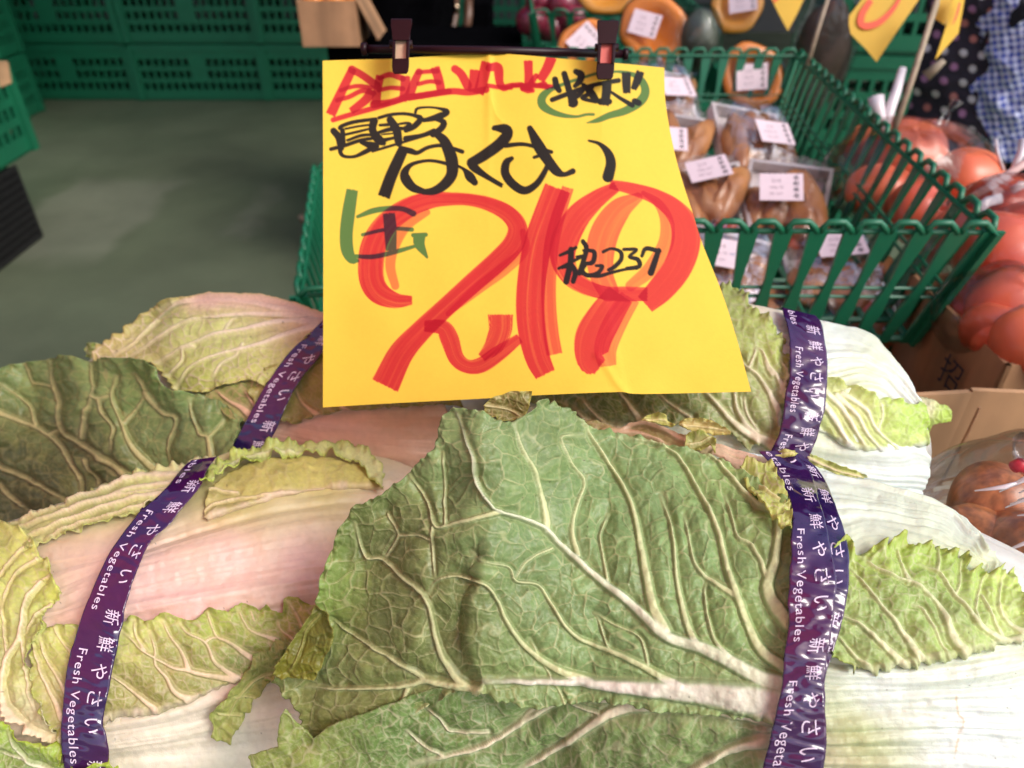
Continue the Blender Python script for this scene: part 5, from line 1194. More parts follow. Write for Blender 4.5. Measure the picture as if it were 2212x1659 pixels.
# tan tag hanging on the left stack, wooden peg on the floor
o = plate('paper_tag', [atv(-8, 132, 2.3), atv(18, 134, 2.3), atv(26, 180, 2.3), atv(2, 190, 2.3)], .004, M_card, None); tag(o, 'small tan card tag hanging at the far left edge', 'tag')
bm = new_bm(); a_, b_ = on_z(650, 469, .012), on_z(690, 487, .012)
tube(bm, [a_, (a_ + b_) / 2, b_], [.012, .013, .011], 8); o = fin('wooden_peg', bm, M_cream, None, True); tag(o, 'pale wooden peg lying on the floor left of the price sign', 'peg')

# ------------------------------------------------------------------ slatted produce baskets
def basket(rim, bot, label, group, n_long, n_short, mat=M_green, arch=True):
    """rim, bot: four corners FL FR BR BL"""
    ctr = sum(bot, Vector()) / 4
    t = empty('green_basket', ctr, label, 'basket', group)
    rim = [Vector(p) for p in rim]; bot = [Vector(p) for p in bot]
    for w in range(4):
        a, b = rim[w], rim[(w + 1) % 4]; c, d = bot[w], bot[(w + 1) % 4]
        n = n_short if w % 2 == 0 else n_long
        out = (b - a).cross(c - a).normalized()
        L = (b - a).length
        # unit slat: wide foot, narrow neck, wide shoulder
        for i in range(n + 1):
            f = i / n
            top = a.lerp(b, f); low = c.lerp(d, f); al = (b - a).normalized()
            bm = new_bm(); hw = [.0044, .0062, .0084, .0060, .0042, .0060, .0082, .0096] if 0 < i < n else [.011] * 8
            prev = None
            for k, h_ in enumerate(hw):
                p = low.lerp(top, k / 7)
                ring = [bm.verts.new(p + al * sgn * h_ + out * o_) for sgn, o_ in ((-1, -.0022), (1, -.0022), (1, .0022), (-1, .0022))]
                if prev:
                    for j in range(4): bm.faces.new((prev[j], prev[(j + 1) % 4], ring[(j + 1) % 4], ring[j]))
                else: bm.faces.new(ring)
                prev = ring
            bm.faces.new(prev)
            fin('slat', bm, mat, t)
        # rails: low, double middle
        bm = new_bm()
        for f, rr in ((0.02, .0045), (.42, .0022), (.50, .0022), (.98, .0030)):
            tube(bm, [c.lerp(a, f) + out * .003, d.lerp(b, f) + out * .003], rr, 6)
        fin('rail', bm, mat, t)
        # scalloped top rim, one arch between every two slats
        if arch:
            bm = new_bm()
            for i in range(n):
                p0 = a.lerp(b, (i + .04) / n); p1 = a.lerp(b, (i + .96) / n); s_ = (p1 - p0)
                up = (a - c).normalized()
                pts = [p0 - up * .002, p0 + s_ * .12 + up * .004, p0 + s_ * .26 + up * .010, p0 + s_ * .74 + up * .010, p0 + s_ * .88 + up * .004, p1 - up * .002]
                tube(bm, pts, .0036, 6)
            fin('scalloped_rim', bm, mat, t, True)
    bm = new_bm()
    for i in range(8):
        f = (i + .5) / 8
        tube(bm, [bot[0].lerp(bot[3], f), bot[1].lerp(bot[2], f)], .004, 6)
    for i in range(6):
        f = (i + .5) / 6
        tube(bm, [bot[0].lerp(bot[1], f), bot[3].lerp(bot[2], f)], .0038, 6)
    fin('grid_base', bm, mat, t)
    return t
RZ = .792
FRc = on_z(2148, 500, RZ); BRc = on_z(1722, 118, RZ); BLc = on_z(1178, 116, RZ); FLc = FRc + (BLc - BRc)
print('basket', FRc, BRc, BLc)
RZB = .645
fb = on_z(2062, 742, RZB)
dx = FRc.x - fb.x; dy = fb.y - FRc.y
rim1 = [FLc, FRc, BRc, BLc]
inx = (FRc - FLc).normalized(); iny = (BRc - FRc).normalized(); ins = .035
bot1 = [p + v for p, v in zip(rim1, (inx * ins + iny * ins * .6, -inx * ins + iny * ins * .6, -inx * ins - iny * ins, inx * ins - iny * ins))]
bot1 = [Vector((p.x, p.y, RZB)) for p in bot1]
basket(rim1, bot1, 'green slatted basket full of wrapped trays, right of the price sign', 'green slatted baskets', 21, 14)
# left basket behind the sign
la = on_z(644, 640, .665); lb = on_z(682, 366, .665); wd = Vector(((lb - la).y, -(lb - la).x, 0)).normalized() * .32
rim2 = [la, la + wd, lb + wd, lb]; c2 = sum(rim2, Vector()) / 4
bot2 = [Vector((p.x + (c2.x - p.x) * .12, p.y + (c2.y - p.y) * .12, .53)) for p in rim2]
basket(rim2, bot2, 'green slatted basket mostly hidden behind the left side of the price sign', 'green slatted baskets', 11, 7)
# rear basket with red onions
ra = on_z(1150, 30, .80); rim3 = [ra, ra + Vector((.42, 0, 0)), ra + Vector((.42, .5, 0)), ra + Vector((0, .5, 0))]; c3 = sum(rim3, Vector()) / 4
bot3 = [Vector((p.x + (c3.x - p.x) * .12, p.y + (c3.y - p.y) * .12, .66)) for p in rim3]
basket(rim3, bot3, 'green slatted basket of red onions at the top, behind the pumpkins', 'green slatted baskets', 9, 9)
# supports below the baskets
def base_crate(c, label, rz=0, top=.6, n=2, w=None):
    hh = top / n
    for k in range(n):
        o = copy_tree(proto); o.location = (c[0], c[1], k * hh + .001); o.rotation_euler = (0, 0, rz); o.scale = (w[0] / CW if w else 1, w[1] / CD if w else 1, (hh - .002) / CH)
        o['label'] = label + (', lower one' if k == 0 else ', upper one'); o['group'] = 'crates carrying the baskets'
c1 = sum(bot1, Vector()) / 4
base_crate((c1.x, c1.y), 'green crate standing under the basket of wrapped trays', 0, .634, 2, (.41, .70))
base_crate((c2.x, c2.y), 'green crate under the basket behind the sign', .17, .52, 2, (.27, .40))
base_crate((c3.x - .0, c3.y - .12), 'green crate under the pumpkins and red onions', 0, .65, 2, (.66, .80))

# ------------------------------------------------------------------ wrapped trays
def text_obj(s, mat, parent, M, size, th=.0003):
    V, F = text_mesh(s)
    w = V[:, 0].max() - V[:, 0].min()
    P = [M @ Vector(((x - V[:, 0].min() - w / 2) * size, (y - .36) * size, 0)) for x, y in V]
    o = mesh_np('printed_lettering', np.array([list(p) for p in P]), F, mat, None, None, False)
    if parent is not None: o.parent = parent; o.matrix_parent_inverse = Matrix.Identity(4)
    return o

def make_label(parent, M, w=.060, h=.050):
    """pink price label, local matrix M: x right, y up, z out"""
    bm = new_bm(); box(bm, (0, 0, 0), (w, h, .0006), M); lb = fin('price_label', bm, M_label, parent, local=True)
    for i, ch in enumerate('長野県産'):
        text_obj(ch, M_print, lb, M @ Matrix.Translation((w * .34, h * (.33 - .22 * i), .0008)), .0085)
    for i, (t_, s_) in enumerate((('219', .008), ('100g 78', .0055), ('8% 237', .0055))):
        text_obj(t_, M_print2, lb, M @ Matrix.Translation((-w * .12, h * (.22 - .24 * i), .0008)), s_)
    return lb

def make_pack(seed, label_off=(0, 0), label_rot=0.0, n=3):
    rnd = random.Random(seed)
    t = empty('wrapped_tray', (0, 0, 0))
    bm = new_bm(); W, D_2, H_ = .125, .19, .022
    box(bm, (0, 0, .002), (W * .86, D_2 * .9, .004))
    for sx, sy, lx, ly in ((0, -1, W, .006), (0, 1, W, .006), (-1, 0, .006, D_2 - .012), (1, 0, .006, D_2 - .012)):
        box(bm, (sx * (W / 2 - .003), sy * (D_2 / 2 - .003), .013), (lx, ly, .022))
    fin('tray', bm, M_foam, t, local=True)
    for i in range(n):
        M = Matrix.Translation((-W * .28 + i * W * .28, rnd.uniform(-.02, .02), .028 + rnd.uniform(0, .010))) @ Matrix.Rotation(rnd.uniform(-.5, .5), 4, 'Z')
        bm = new_bm(); blob(bm, (0, 0, 0), (.029 * rnd.uniform(.8, 1.15), .080 * rnd.uniform(.6, 1.08), .025 * rnd.uniform(.85, 1.15)), M, 20, 14, .10, rnd.uniform(0, 6))
        fin('brown_root', bm, M_root, t, True, local=True)
    bm = new_bm(); blob(bm, (W * .2, -D_2 * .33, .034), (.017, .012, .007), None, 14, 8, .1, seed); fin('red_garnish', bm, M_red, t, True, local=True)
    # film stretched over, sagging between the roots
    bm = new_bm(); gx, gy = 20, 26
    gr = []
    for i in range(gx + 1):
        row = []
        for j in range(gy + 1):
            u, v = i / gx * 2 - 1, j / gy * 2 - 1
            e = (1 - abs(u) ** 4) * (1 - abs(v) ** 4)
            z = .024 + .046 * e ** .6 + .0030 * math.sin(u * 7.5 + v * 3 + seed) * e + .0020 * math.sin(v * 13 + u * 6 + seed * 2) * e + .0016 * math.sin(u * 21 - v * 9 + seed)
            row.append(bm.verts.new((u * W / 2 * 1.01, v * D_2 / 2 * 1.01, z)))
        gr.append(row)
    for i in range(gx):
        for j in range(gy): bm.faces.new((gr[i][j], gr[i + 1][j], gr[i + 1][j + 1], gr[i][j + 1]))
    fin('cling_film', bm, M_film, t, True, local=True)
    make_label(t, Matrix.Translation((label_off[0], label_off[1], .0745)) @ Matrix.Rotation(label_rot, 4, 'Z'))
    return t
packs = [  # px, py of the label, how far back, turn, tilt, roll, label words
    (1655, 275, 1.24, .10, .45, .05, 'wrapped tray nearest the back rim, label turned upright'), (1697, 415, 1.04, -.28, .42, .06, 'wrapped tray in the middle of the basket, right column'),
    (1520, 395, 1.06, -.22, .42, -.08, 'wrapped tray beside the sign edge, halfway down the basket'), (1452, 290, 1.22, -.15, .4, 0, 'wrapped tray half hidden by the sign, upper part of basket'),
    (1572, 560, .880, -.30, .32, .08, 'wrapped tray behind the front slats, next to the sign'), (1815, 560, .885, -.30, .30, 0, 'wrapped tray behind the front slats, right of centre'),
    (1450, 180, 1.42, .12, .3, .1, 'wrapped tray at the top left corner of the basket'), (1600, 640, .845, -1.45, .05, 0, 'lowest wrapped tray seen through the front slats, left'), (1840, 650, .850, -1.5, .05, 0, 'lowest wrapped tray seen through the front slats, right'),
    (1330, 440, 1.02, .15, .2, 0, 'wrapped tray wholly behind the sign, middle of the basket'), (1330, 300, 1.24, -.1, .2, .05, 'wrapped tray wholly behind the sign, rear of the basket'), (1370, 560, .88, .05, .2, 0, 'wrapped tray wholly behind the sign, front of the basket')]
for i, (px, py, yy, rz, lx, ly, lab) in enumerate(packs):
    o = make_pack(i + 3, (random.Random(i).uniform(-.010, .010), -.02 + .02 * (i % 3)), random.Random(i + 9).uniform(.0, .2) - rz * .2)
    o.rotation_euler = (lx + .12 * math.sin(i * 2.3), ly + .14 * math.cos(i * 1.9), rz + .10 * math.sin(i * 4.1))
    p = on_y(px, py, yy); o.location = p - o.rotation_euler.to_matrix() @ Vector((0, 0, .065))
    tag(o, lab, 'food tray', 'wrapped trays in the green basket')

# ------------------------------------------------------------------ pumpkins behind the basket
def facing(p, roll=0, tilt=0):
    """matrix at p whose z axis looks back towards the viewer's side and up"""
    v = (Vector((0, 0, CAMZ + .9)) - p).normalized()
    q = v.to_track_quat('Z', 'Y').to_matrix().to_4x4()
    return Matrix.Translation(p) @ q @ Matrix.Rotation(roll, 4, 'Z') @ Matrix.Rotation(tilt, 4, 'X')
def pumpkin(px, py, d, rx, ry, roll, mat, lab, tilt=.15, lpos=(0, 0), lrot=0, half=False):
    p = atv(px, py, d); t = empty('pumpkin_piece', p, lab, 'pumpkin', 'wrapped pumpkin pieces behind the basket')
    M = facing(p, roll, tilt)
    bm = new_bm(); n = 28
    # rind dome behind the cut face
    rings = []
    for k in range(7):
        a = k / 6 * math.pi / 2
        rings.append([bm.verts.new(M @ Vector((rx * math.cos(a) * math.cos(th) * (1 + .03 * math.cos(6 * th)), ry * math.cos(a) * math.sin(th) * (1 + .03 * math.cos(6 * th)), -rx * .8 * math.sin(a)))) for th in [2 * math.pi * j / n for j in range(n)]])
    for k in range(6):
        for j in range(n): bm.faces.new((rings[k][j], rings[k][(j + 1) % n], rings[k + 1][(j + 1) % n], rings[k + 1][j]))
    fin('rind', bm, M_rind, t, True)
    bm = new_bm(); rr = []
    for k, (s, z) in enumerate(((.97, 0.0005), (.94, .004), (.72, .005), (.55, -.004), (.3, -.018), (.05, -.02))):
        rr.append([bm.verts.new(M @ Vector((rx * s * math.cos(th) * (1 + .03 * math.cos(6 * th)), ry * s * math.sin(th) * (1 + .03 * math.cos(6 * th)), z))) for th in [2 * math.pi * j / n for j in range(n)]])
    for k in range(5):
        for j in range(n): bm.faces.new((rr[k][j], rr[k][(j + 1) % n], rr[k + 1][(j + 1) % n], rr[k + 1][j]))
    bm.faces.new(rr[-1]); fin('flesh', bm, mat, t, True)
    bm = new_bm(); rr = []
    for k, (s, z) in enumerate(((1.04, -.012), (1.02, .004), (.8, .010), (.4, .009), (.03, .0095))):
        rr.append([bm.verts.new(M @ Vector((rx * s * math.cos(th), ry * s * math.sin(th), z + .0012 * math.sin(5 * th + k * 2)))) for th in [2 * math.pi * j / n for j in range(n)]])
    for k in range(4):
        for j in range(n): bm.faces.new((rr[k][j], rr[k][(j + 1) % n], rr[k + 1][(j + 1) % n], rr[k + 1][j]))
    fin('cling_film', bm, M_film, t, True)
    Ml = M @ Matrix.Translation((lpos[0], lpos[1], .0125)) @ Matrix.Rotation(lrot, 4, 'Z')
    make_label(t, t.matrix_world.inverted() @ Ml, .062, .05)
    return t
pumpkin(1262, 92, 1.55, .062, .045, .5, M_pumpkin, 'wrapped orange pumpkin wedge just left of the right clip', .1, (.0, .0), .3)
pumpkin(1412, 62, 1.60, .080, .070, -.7, M_pumpkin, 'large wrapped orange pumpkin wedge right of the right clip', .1, (-.018, -.008), .45)
pumpkin(1314, -18, 1.66, .075, .050, 0, M_pumpkin2, 'round pumpkin half cut off by the top of the photo, above the clip', .1, (.0, .05), 0)
pumpkin(1592, 10, 1.72, .060, .066, .1, M_pumpkin2, 'pale yellow pumpkin half with a label on its face', .1, (.012, .005), .1)
pumpkin(1625, 165, 1.50, .062, .072, .9, M_pumpkin, 'orange pumpkin wedge right behind the back rim of the basket', .3, (-.005, .0), -.7)
pumpkin(1395, 175, 1.52, .070, .040, .3, M_pumpkin, 'orange pumpkin wedge peeking between the rim and the sign', .3, (.01, .01), .2)
t = empty('wrapped_squash', atv(1508, 90, 1.58), 'grey-green wrapped squash between two orange pumpkin wedges', 'squash')
bm = new_bm(); blob(bm, atv(1508, 90, 1.6), (.042, .05, .062), None, 22, 14, .03, 1); fin('fruit', bm, material('squash skin', (.10, .12, .085), rough=.4, noise=.4, nscale=30), t, True)
bm = new_bm(); blob(bm, atv(1508, 90, 1.6), (.052, .058, .074), None, 26, 16, .04, 3); fin('cling_film', bm, M_bag, t, True)
t = empty('bagged_mushrooms', atv(1790, 110, 1.75), 'brownish bag of mushrooms left of the hanging yellow card', 'bag')
bm = new_bm(); blob(bm, atv(1778, 120, 1.8), (.065, .06, .12), None, 22, 14, .08, 2); fin('contents', bm, material('mushroom brown', (.16, .105, .075), rough=.6, noise=.6, nscale=18, color2=(.07, .06, .03)), t, True)
bm = new_bm(); blob(bm, atv(1784, 90, 1.79), (.078, .07, .155), None, 26, 16, .06, 4); fin('clear_bag', bm, M_bag, t, True)
for i, (px, py) in enumerate([(1150, 45), (1190, 60), (1240, 40), (1170, 5), (1215, 8)]):
    bm = new_bm(); blob(bm, atv(px, py, 2.02 + .03 * (i % 2)), (.045, .045, .04), None, 20, 12, .02, i, .15); tube(bm, [atv(px, py, 2.02 + .03 * (i % 2)) + Vector((0, 0, .036)), atv(px, py, 2.02 + .03 * (i % 2)) + Vector((.004, 0, .058))], [.008, .002], 6)
    o = fin('red_onion', bm, M_redonion, None, True)
    tag(o, ['dark red onion at the left end of the rear basket', 'dark red onion low in the rear basket, behind its front slats', 'dark red onion at the right, beside the round pumpkin half', 'dark red onion upper left, cut by the photo top', 'dark red onion upper middle, cut by the photo top'][i], 'onion', 'red onions in the rear basket')

# ------------------------------------------------------------------ tomatoes at the right
def bag_handle(name, pts, w, th, mat, parent):
    bm = new_bm(); P = [Vector(p) for p in pts]; prev = None
    for i, p in enumerate(P):
        d = (P[min(i + 1, len(P) - 1)] - P[max(0, i - 1)]).normalized(); v = (Vector((0, 0, CAMZ)) - p).normalized(); s = d.cross(v).normalized()
        ring = [bm.verts.new(p + s * w / 2 * a + v * th * b) for a, b in ((-1, 0), (-.3, .8), (.3, .3), (1, 1), (1, 0), (-1, -.6))]
        if prev:
            for j in range(6): bm.faces.new((prev[j], prev[(j + 1) % 6], ring[(j + 1) % 6], ring[j]))
        else: bm.faces.new(ring)
        prev = ring
    bm.faces.new(prev)
    return fin(name, bm, mat, parent, True)
M_white = material('white plastic strip', (.72, .66, .68), rough=.25, noise=.05, nscale=50, coat=.5)
toms = [(1872, 322, .034, 1.22, 0, 'leftmost tomato behind the basket slats, near the white twist'), (1958, 338, .050, 1.16, 0, 'big flat tomato at the top of the heap, under the bamboo stake'), (2068, 400, .047, 1.05, 0, 'pale orange tomato with a soft highlight, right of the basket rim'),
        (1905, 420, .043, 1.10, 0, 'orange tomato seen through the basket side slats, upper'), (1985, 462, .040, 1.02, 1, 'tomato seen through the basket side slats, lower'), (2050, 510, .036, .96, 1, 'deep red tomato just behind the front corner of the basket'),
        (2150, 452, .040, .95, 1, 'glossy red tomato below the bag handle'), (2168, 560, .050, .88, 1, 'large deep red tomato at the right beside the basket corner'), (2240, 520, .048, .90, 1, 'dark red tomato cut by the right edge, upper'),
        (2120, 655, .036, .84, 1, 'tomato below the large deep red one, next to the basket'), (2195, 665, .040, .80, 0, 'wrinkled-bag tomato over the carton, right'), (2150, 722, .030, .775, 1, 'lowest tomato above the printed carton'), (2240, 740, .036, .74, 0, 'tomato at the carton corner, cut by the right edge')]
for i, (px, py, r, d, k, lab) in enumerate(toms):
    t = empty('tomato', atv(px, py, d), lab, 'tomato', 'tomatoes heaped at the right')
    M = Matrix.Translation(atv(px, py, d)) @ Matrix.Rotation(.5 * math.sin(i * 2.1), 4, 'X') @ Matrix.Rotation(.6 * math.cos(i * 1.7), 4, 'Y')
    r *= 1.22; bm = new_bm(); blob(bm, (0, 0, 0), (r, r, r * .84), M, 36, 24, .035, i * 1.7, .12); fin('fruit', bm, [M_tomato, M_tomato2][k], t, True)
for (c, s, sd, lab) in [((2170, 545, .86), (.085, .085, .085), 1, 'clear bag round the deep red tomatoes, beside the basket corner'), ((2175, 680, .79), (.075, .06, .055), 5, 'crinkled clear bag over the lowest tomatoes in the carton'),
    ((1965, 375, 1.09), (.125, .10, .075), 7, 'clear bag round the upper orange tomatoes, behind the basket rim')]:
    t = empty('clear_bag', atv(*c), lab, 'bag', 'clear bags round the tomatoes'); bm = new_bm(); blob(bm, atv(*c), s, None, 40, 26, .05, sd); fin('film', bm, M_bag, t, True)
    bm = new_bm(); p = atv(*c) + Vector((.03, .01, s[2] * .9)); tube(bm, [p, p + Vector((.004, .002, .02)), p + Vector((.012, 0, .035))], [.008, .004, .009], 8); fin('knot', bm, M_bag, t, True)
t = empty('bag_strap', atv(2110, 420, .93), 'pinkish plastic bag strap running up to the right edge', 'strap')
bag_handle('band', [atv(2045, 442, .95), atv(2090, 432, .93), atv(2140, 402, .92), atv(2215, 352, .92), atv(2250, 330, .92)], .010, .001, material('pinkish plastic', (.50, .30, .28), rough=.3, noise=.1, nscale=40), t)
o = bag_handle('white_strap', [atv(2105, 478, .90), atv(2115, 450, .89), atv(2135, 435, .89), atv(2165, 428, .90)], .012, .002, M_white, None); tag(o, 'white shiny plastic strip curling over the red tomatoes', 'strip')
o = bag_handle('white_strap', [atv(2185, 412, .9), atv(2205, 400, .9), atv(2225, 398, .9)], .010, .002, M_white, None); tag(o, 'short white plastic strip at the right edge', 'strip')
for nm, pts, rr, lab in [('plastic_twist', [(1892, 210), (1896, 240), (1908, 278), (1915, 285)], [.012, .010, .006, .004], 'left arm of the white twisted bag top above the tomatoes'),
                         ('plastic_twist', [(1950, 148), (1935, 200), (1918, 250), (1910, 284)], [.006, .0075, .008, .005], 'tall right arm of the white twisted bag top above the tomatoes')]:
    bm = new_bm(); tube(bm, [atv(x, y, 1.12) for x, y in pts], rr, 10); o = fin(nm, bm, M_white, None, True); tag(o, lab, 'bag twist')
bm = new_bm(); tube(bm, [atv(x, y, 1.0) for x, y in [(2152, 300), (2155, 330), (2168, 368)]], .002, 6); tube(bm, [atv(x, y, 1.0) for x, y in [(2212, 302), (2205, 335), (2190, 362)]], [.006, .005, .004], 8)
o = fin('bag_tie', bm, M_white, None, True); tag(o, 'thin white bag ties hanging by the blue shirt', 'bag tie')

# printed carton with tomatoes
Kc = atv(2176, 790, .72); Kl = on_z(2076, 694, Kc.z); e1 = (Kl - Kc); e2 = Vector((-e1.y, e1.x, 0)).normalized(); e2 = e2 if e2.x > 0 else -e2
u1 = e1.normalized(); L1 = max(e1.length, .2); Wd = .26; zt = Kc.z; zb = .50
t = empty('printed_carton', Vector((Kc.x, Kc.y, zb)), 'brown carton with a dark printed character, behind the cardboard edge', 'box')
def wallq(a, b, z0, z1, th=.005): return [Vector((a.x, a.y, z0)), Vector((b.x, b.y, z0)), Vector((b.x, b.y, z1)), Vector((a.x, a.y, z1))]
Ka, Kb, Kd, Ke = Kc, Kc + u1 * L1, Kc + e2 * Wd, Kc + u1 * L1 + e2 * Wd
plate('left_side', wallq(Kb, Ka, zb, zt), .005, M_card2, t); plate('front_side', wallq(Ka, Kd, zb, zt), .005, M_card, t); plate('right_side', wallq(Kd, Ke, zb, zt), .005, M_card2, t); plate('rear_side', wallq(Ke, Kb, zb, zt), .005, M_card2, t)
plate('bottom', [Vector((p.x, p.y, zb + .004)) for p in (Ka, Kd, Ke, Kb)], .004, M_card2, t)
def face_matrix(n):
    z = n.normalized(); x = Vector((0, 0, 1)).cross(z).normalized(); y = z.cross(x)
    return Matrix(((x.x, y.x, z.x, 0), (x.y, y.y, z.y, 0), (x.z, y.z, z.z, 0), (0, 0, 0, 1)))
n1 = Vector((-u1.y, u1.x, 0)); n1 = n1 if n1.dot(e2) < 0 else -n1
n2 = -u1
text_obj('招', M_navy, t, t.matrix_world.inverted() @ Matrix.Translation(Kc + u1 * .062 + Vector((0, 0, -.052)) + n1 * .0065) @ face_matrix(n1), .040)
text_obj('招', M_navy, t, t.matrix_world.inverted() @ Matrix.Translation(Kc + e2 * .055 + Vector((0, 0, -.058)) + n2 * .0065) @ face_matrix(n2), .040)

def streak_skin(m, sc=9.0):
    nt = m.node_tree; N = nt.nodes; L = nt.links; b = N['Principled BSDF']; src = b.inputs['Base Color'].links[0].from_socket
    tc = N.new('ShaderNodeTexCoord'); mp = N.new('ShaderNodeMapping'); mp.inputs['Scale'].default_value = (60, 60, 6); nz = N.new('ShaderNodeTexNoise'); nz.inputs['Scale'].default_value = sc / 3; nz.inputs['Detail'].default_value = 4
    L.new(tc.outputs['Object'], mp.inputs['Vector']); L.new(mp.outputs[0], nz.inputs['Vector'])
    mr = N.new('ShaderNodeMapRange'); mr.inputs['From Min'].default_value = .35; mr.inputs['From Max'].default_value = .65; mr.inputs['To Min'].default_value = .6; mr.inputs['To Max'].default_value = 1.25; L.new(nz.outputs['Fac'], mr.inputs['Value'])
    v = N.new('ShaderNodeVectorMath'); v.operation = 'SCALE'; L.new(src, v.inputs[0]); L.new(mr.outputs[0], v.inputs['Scale']); L.new(v.outputs[0], b.inputs['Base Color'])
streak_skin(M_onion); streak_skin(M_redonion); streak_skin(M_card, .6); streak_skin(M_card2, .6)
# ------------------------------------------------------------------ cut-down carton holding the onions, and what carries the cabbages
bx0, bx1, by0, by1 = .300, .66, .20, .505
ztop = on_y(2100, 862, by1).z
t = empty('display_carton', (.48, .35, .5), 'open tan cardboard display box at the right, holding bagged onions', 'box')
# the rear wall bends at a fold
fx = on_y(2110, 880, by1).x
bm = new_bm()
for (xa, xb, ya, yb) in ((bx0, fx, by1, by1 + .012), (fx, bx1, by1 + .012, by1 - .006)):
    n_ = Vector((-(yb - ya), xb - xa, 0)).normalized() * .005
    q = [Vector((xa, ya, .45)), Vector((xb, yb, .45)), Vector((xb, yb, ztop - .002)), Vector((xa, ya, ztop))]
    a = [bm.verts.new(p) for p in q]; b = [bm.verts.new(p + n_) for p in q]
    bm.faces.new(a); bm.faces.new(b)
    for i in range(4): bm.faces.new((a[i], a[(i + 1) % 4], b[(i + 1) % 4], b[i]))
fin('rear_wall', bm, M_card, t)
bm = new_bm(); pa = on_y(2116, 880, by1 - .004); pb = on_y(2068, 975, by1 - .004)
tube(bm, [pa, pa.lerp(pb, .5) + Vector((.001, 0, 0)), pb + (pb - pa) * .8], [.0012, .0014, .0012], 6); fin('fold_shadow', bm, M_card2, t)  # thin dark tube standing in for the shadow along the fold
plate('right_wall', [Vector((bx1, by0, .45)), Vector((bx1, by1, .45)), Vector((bx1, by1, ztop)), Vector((bx1, by0, ztop))], .005, M_card, t)
plate('floor_panel', [Vector((bx0, by0, .455)), Vector((bx1, by0, .455)), Vector((bx1, by1, .455)), Vector((bx0, by1, .455))], .005, M_card2, t)
plate('front_wall', [Vector((bx0 + .12, by0, .45)), Vector((bx1, by0, .45)), Vector((bx1, by0, .56)), Vector((bx0 + .12, by0, .56))], .005, M_card, t)
ons = [(2148, 1085, .0300, .535, 'large brown onion at the top of the bag'), (2222, 1195, .032, .500, 'reddish brown onion at the right edge of the photo'), (2105, 1165, .026, .520, 'onion low in the bag, beside the white cabbage'), (2235, 1075, .028, .53, 'onion behind, at the right edge'), (2180, 1290, .030, .50, 'bottom onion near the frilled leaf tip')]
for i, (px, py, r, d, lab) in enumerate(ons):
    M = Matrix.Translation(atv(px, py, d)) @ Matrix.Rotation(.7 * math.sin(i * 2.3 + 1), 4, 'X') @ Matrix.Rotation(.7 * math.cos(i * 1.9), 4, 'Y')
    bm = new_bm(); blob(bm, (0, 0, 0), (r, r, r * .95), M, 32, 20, .012, i, -.12); o = fin('onion', bm, M_onion, None, True); tag(o, lab, 'onion', 'brown onions in the clear bag')
t = empty('onion_bag', atv(2170, 1150, .50), 'shiny clear plastic bag of onions with a red tie', 'bag')
bm = new_bm(); blob(bm, atv(2176, 1135, .525), (.066, .058, .074), Matrix.Identity(4), 60, 40, .035, 2.5); fin('film', bm, M_bag, t, True)
bm = new_bm()
rb = random.Random(5)
for k in range(9):       # sharp pleats of the film gathered towards the tie
    a = atv(rb.uniform(2090, 2210), rb.uniform(1060, 1240), .462); b = a + Vector((rb.uniform(.012, .03), rb.uniform(-.004, .004), rb.uniform(.008, .028)))
    tube(bm, [a, (a + b) / 2 + Vector((0, -.003, .001)), b], [.0004, .0016, .0003], 6)
fin('pleats', bm, M_white, t, True)
bm = new_bm(); tube(bm, [atv(2188, 1010, .50), atv(2202, 1004, .50), atv(2216, 1012, .50)], [.004, .005, .004], 8); fin('red_tie', bm, material('red tie', (.6, .02, .03), rough=.4, noise=.1, nscale=50), t, True)
bm = new_bm(); tube(bm, [atv(2205, 1008, .50), atv(2212, 990, .50), atv(2230, 960, .505)], [.004, .007, .012], 8); fin('gathered_neck', bm, M_bag, t, True)

bm = new_bm()
t = empty('stall_bench', (0, .36, 0), 'plain cardboard-topped bench under the cabbages, hidden by them', 'bench')
for i, (c, s) in enumerate([((.08, .33, .555), (.50, .36, .02)), ((-.25, .33, .50), (.40, .34, .02)), ((0, .60, .585), (.75, .14, .02))]):
    bm = new_bm(); box(bm, c, s); fin('board', bm, M_card2, t)
bm = new_bm(); box(bm, (.08, .40, .24), (.98, .50, .47)); fin('crate_body', bm, M_green2, t)

